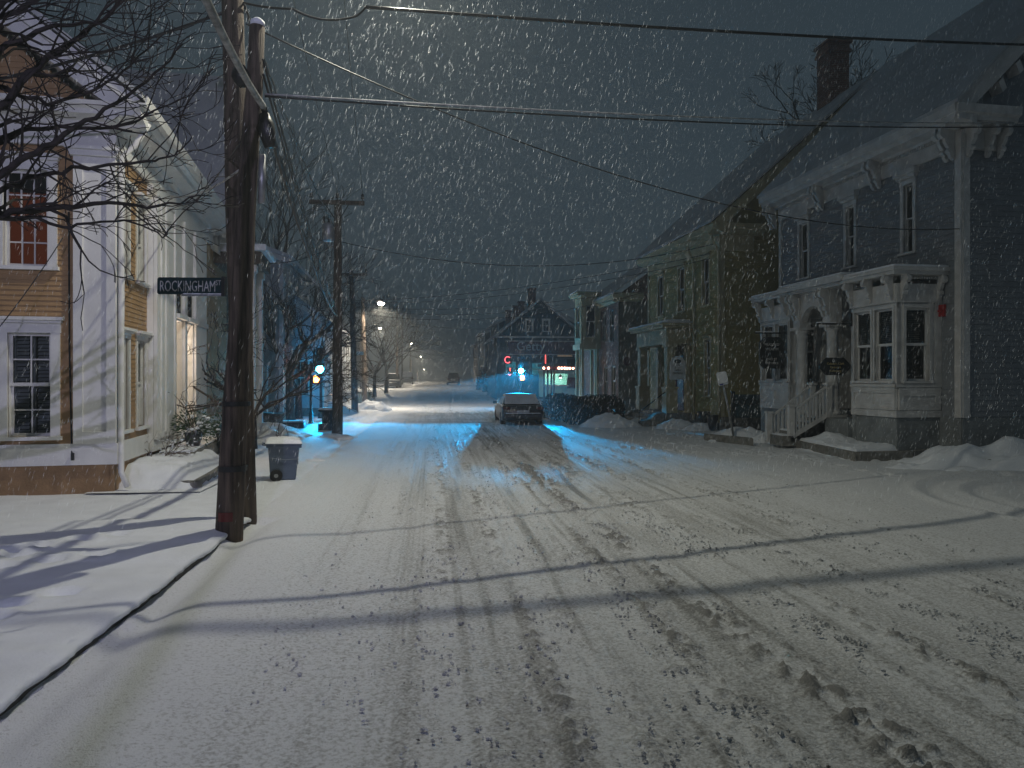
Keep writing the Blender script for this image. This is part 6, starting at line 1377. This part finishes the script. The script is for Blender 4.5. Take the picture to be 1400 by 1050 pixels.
# low stone wall before the left trees
wl = thing('low_wall', 'low pale stone wall behind the wheeled bin', 'wall'); a_, b_ = on_z(343, 588, 0), on_z(381, 592, 0); kk = depth_of(b_.x, b_.y) / FPX
m = MB(); m.box(0, (b_ - a_).length, -.15, .15, -.05, 24 * kk); m.build('stone', M_granite, wl); m = MB(); m.box(-.05, (b_ - a_).length + .03, -.19, .19, 24 * kk, 24 * kk + .07); m.build('coping', M_granite, wl); wl.location = a_; wl.rotation_euler.z = math.atan2(b_.y - a_.y, b_.x - a_.x)
mound('snowbank', 'smooth snow slope behind the wheeled bin below the stone wall', *on_z(362, 605, 0)[:2], 1.3, 2.0, .5, 51)
# pale post in front of the grey house
g = on_z(361, 586, 0); m = MB(); m.lathe([(.10, 0), (.10, .2), (.06, .3), (.055, 2.2), (.08, 2.3), (.1, 2.32)], (0, 0, 0), 12); o = tag(m.build('porch_column', M_whiteold, None, True), 'single pale slender column standing behind the low stone wall', 'column'); o.location = (g.x, g.y + .4, 0)
for i, (px, py, rx_, ry_, h, lab) in enumerate(((508, 563, 1.1, .9, .62, 'rounded snowbank right of the third pole'), (448, 570, 1.4, .9, .75, 'snowbank on the far left corner before the pale house'), (470, 568, 1.0, .8, .5, 'snowbank just behind the crossarm pole'), (492, 556, 1.0, .8, .8, 'snowbank capping the far left corner boxes'), (462, 603, .75, .45, .2, 'low grey snow lump in front of the crossarm pole'), (430, 634, .5, .3, .12, 'flat snow ridge right of the wheeled bin'))):
    p_ = on_z(px, py, 0); mound('snowbank', lab, p_.x, p_.y + .3, rx_, ry_, h, 100 + i)
g = on_z(497, 556, 0); m = MB(); m.box(-.5, .5, -.3, .3, 0, .95); m.box(-.45, .45, -.32, -.301, .2, .8); o = tag(m.build('utility_box', M_tarp, bevel=.04), 'dark roadside cabinet by the far left corner pole', 'cabinet'); o.location = g
nb = thing('street_sign', 'small blue green street plate on the far corner pole', 'sign', tuple(at_depth(491, 483, D4 + 2))); m = MB(); m.box(-.22, .22, -.01, .01, -.09, .09); m.build('plate', M_hblue, nb); m = MB(); m.tube([(.2, .02, .05), (.34, .02, .05)], .02, 5); m.build('clamp', M_black, nb)

# ================================================================== SNOW CLODS ON THE ROAD
rnd = random.Random(99)
def clods(name, label, mat, n, smin, smax, seed, ymax=20):
    g_ = np.random.default_rng(seed); base_v = []
    for q in range(10):
        b = MB(); b.blob((0, 0, 0), (1, 1, 1), .32, 6, 4, 500 + q + seed); base_v.append(np.array(b.v)); bf_ = np.array(b.f)
    wts = np.array([.5, .8, 1.2, 1.5, 1.5, 3, 2.8, 2.6, 1.2, .2]); ti = g_.choice(len(tracks), n, p=wts / wts.sum()); T = np.array(tracks)[ti]
    y = g_.random(n) ** 1.5 * ymax + 2.8; sd = g_.choice([-1, 1], n)
    x = T[:, 0] + T[:, 4] * np.exp(-y / 5.0) - .012 * np.clip(y - 10, 0, 40) * (T[:, 0] > 1.6) + sd * (T[:, 1] * 1.2 + g_.normal(0, .10, n))
    keep = (vnoise(x * 2.6, y * 1.1, 31) > .42) & (vnoise(x * 9, y * 6, 37) > .45); x, y = x[keep], y[keep]; k = len(x)
    s_ = smin + (smax - smin) * g_.random(k) ** 3; V = np.empty((k, len(base_v[0]), 3)); a = g_.random(k) * 6.28; pick = g_.integers(0, 10, k)
    for i in range(k):
        b = base_v[pick[i]]; c_, n_ = math.cos(a[i]), math.sin(a[i]); V[i] = np.stack([(b[:, 0] * c_ - b[:, 1] * .75 * n_) * s_[i] + x[i], (b[:, 0] * n_ + b[:, 1] * .75 * c_) * s_[i] + y[i], b[:, 2] * s_[i] * .6 + .022 + s_[i] * .12], 1)
    F = (np.arange(k)[:, None, None] * len(base_v[0]) + bf_[None]).reshape(-1, 4); M = MB(); M.v = V.reshape(-1, 3).tolist(); M.f = F.tolist()
    return tag(M.build(name, mat, None, False, fix=False), label, 'snow', kind='stuff')
clods('grit_clods', 'dark gritty clods of slush thrown up along the ruts', M_dirt, 3000, .003, .010, 1)
clods('snow_clods', 'pale grey lumps of broken snow along the ruts', M_slush, 42000, .0025, .016, 2)

# ================================================================== FALLING SNOW (flakes stretched into motion streaks)
def flakes(n, seed):
    g_ = np.random.default_rng(seed)
    y = 8.0 + 50 * g_.random(n) ** 1.2; half = 3 + y * .82
    x = (g_.random(n) * 2 - 1) * half + y * .11; z = .15 + g_.random(n) * np.minimum(14.5, 2.6 + y * .60)
    ln = g_.uniform(.024, .05, n); wd = g_.uniform(.0008, .0018, n)
    d = np.stack([.30 + g_.normal(0, .09, n), g_.normal(0, .15, n), np.ones(n)], 1); d /= np.linalg.norm(d, axis=1)[:, None]
    a = np.cross(d, g_.normal(0, 1, (n, 3))); a /= np.linalg.norm(a, axis=1)[:, None]; b = np.cross(d, a)
    c_ = np.stack([x, y, z], 1); L = (ln[:, None] * d); A = a * wd[:, None]; Bv = b * wd[:, None]
    V = np.stack([c_ - L, c_ + A, c_ + Bv, c_ - A, c_ - Bv, c_ + L], 1).reshape(-1, 3)
    fb = np.array([(0, 2, 1), (0, 3, 2), (0, 4, 3), (0, 1, 4), (5, 1, 2), (5, 2, 3), (5, 3, 4), (5, 4, 1)])
    F = (np.arange(n)[:, None, None] * 6 + fb[None]).reshape(-1, 3)
    me = bpy.data.meshes.new('falling_snow'); me.vertices.add(len(V)); me.vertices.foreach_set('co', V.astype(np.float32).ravel()); me.loops.add(F.size); me.loops.foreach_set('vertex_index', F.astype(np.int32).ravel())
    me.polygons.add(len(F)); me.polygons.foreach_set('loop_start', np.arange(0, F.size, 3, dtype=np.int32)); me.polygons.foreach_set('loop_total', np.full(len(F), 3, dtype=np.int32)); me.update()
    m = bpy.data.materials.new('snowflake'); m.use_nodes = True; nt_ = m.node_tree; nt_.nodes.clear()
    df = nt_.nodes.new('ShaderNodeBsdfDiffuse'); df.inputs[0].default_value = (.85, .87, .9, 1); tr = nt_.nodes.new('ShaderNodeBsdfTranslucent'); tr.inputs[0].default_value = (.85, .87, .9, 1); mx = nt_.nodes.new('ShaderNodeAddShader')
    o_ = nt_.nodes.new('ShaderNodeOutputMaterial'); nt_.links.new(df.outputs[0], mx.inputs[0]); nt_.links.new(tr.outputs[0], mx.inputs[1])
    tp_ = nt_.nodes.new('ShaderNodeBsdfTransparent'); m2 = nt_.nodes.new('ShaderNodeMixShader'); m2.inputs[0].default_value = .60; nt_.links.new(mx.outputs[0], m2.inputs[1]); nt_.links.new(tp_.outputs[0], m2.inputs[2]); nt_.links.new(m2.outputs[0], o_.inputs[0])
    me.materials.append(m); return tag(link('falling_snow', me), 'wind blown snow flakes stretched into streaks falling through the whole street', 'snow', kind='stuff')
flakes(210000, 4)

# ================================================================== HAZE
m = MB(); m.box(-120, 120, -25, 420, -1.2, 24)
hz = m.build('haze', M_snow); hz.data.materials.clear(); hm = bpy.data.materials.new('snowy_air'); hm.use_nodes = True; n = hm.node_tree; n.nodes.clear()
pv = n.nodes.new('ShaderNodeVolumePrincipled'); pv.inputs['Color'].default_value = (.86, .93, .97, 1); pv.inputs['Density'].default_value = HAZE; pv.inputs['Anisotropy'].default_value = .3
on_ = n.nodes.new('ShaderNodeOutputMaterial'); n.links.new(pv.outputs[0], on_.inputs['Volume']); hz.data.materials.append(hm); tag(hz, 'pale snowy night air filling the street', 'haze', kind='stuff')
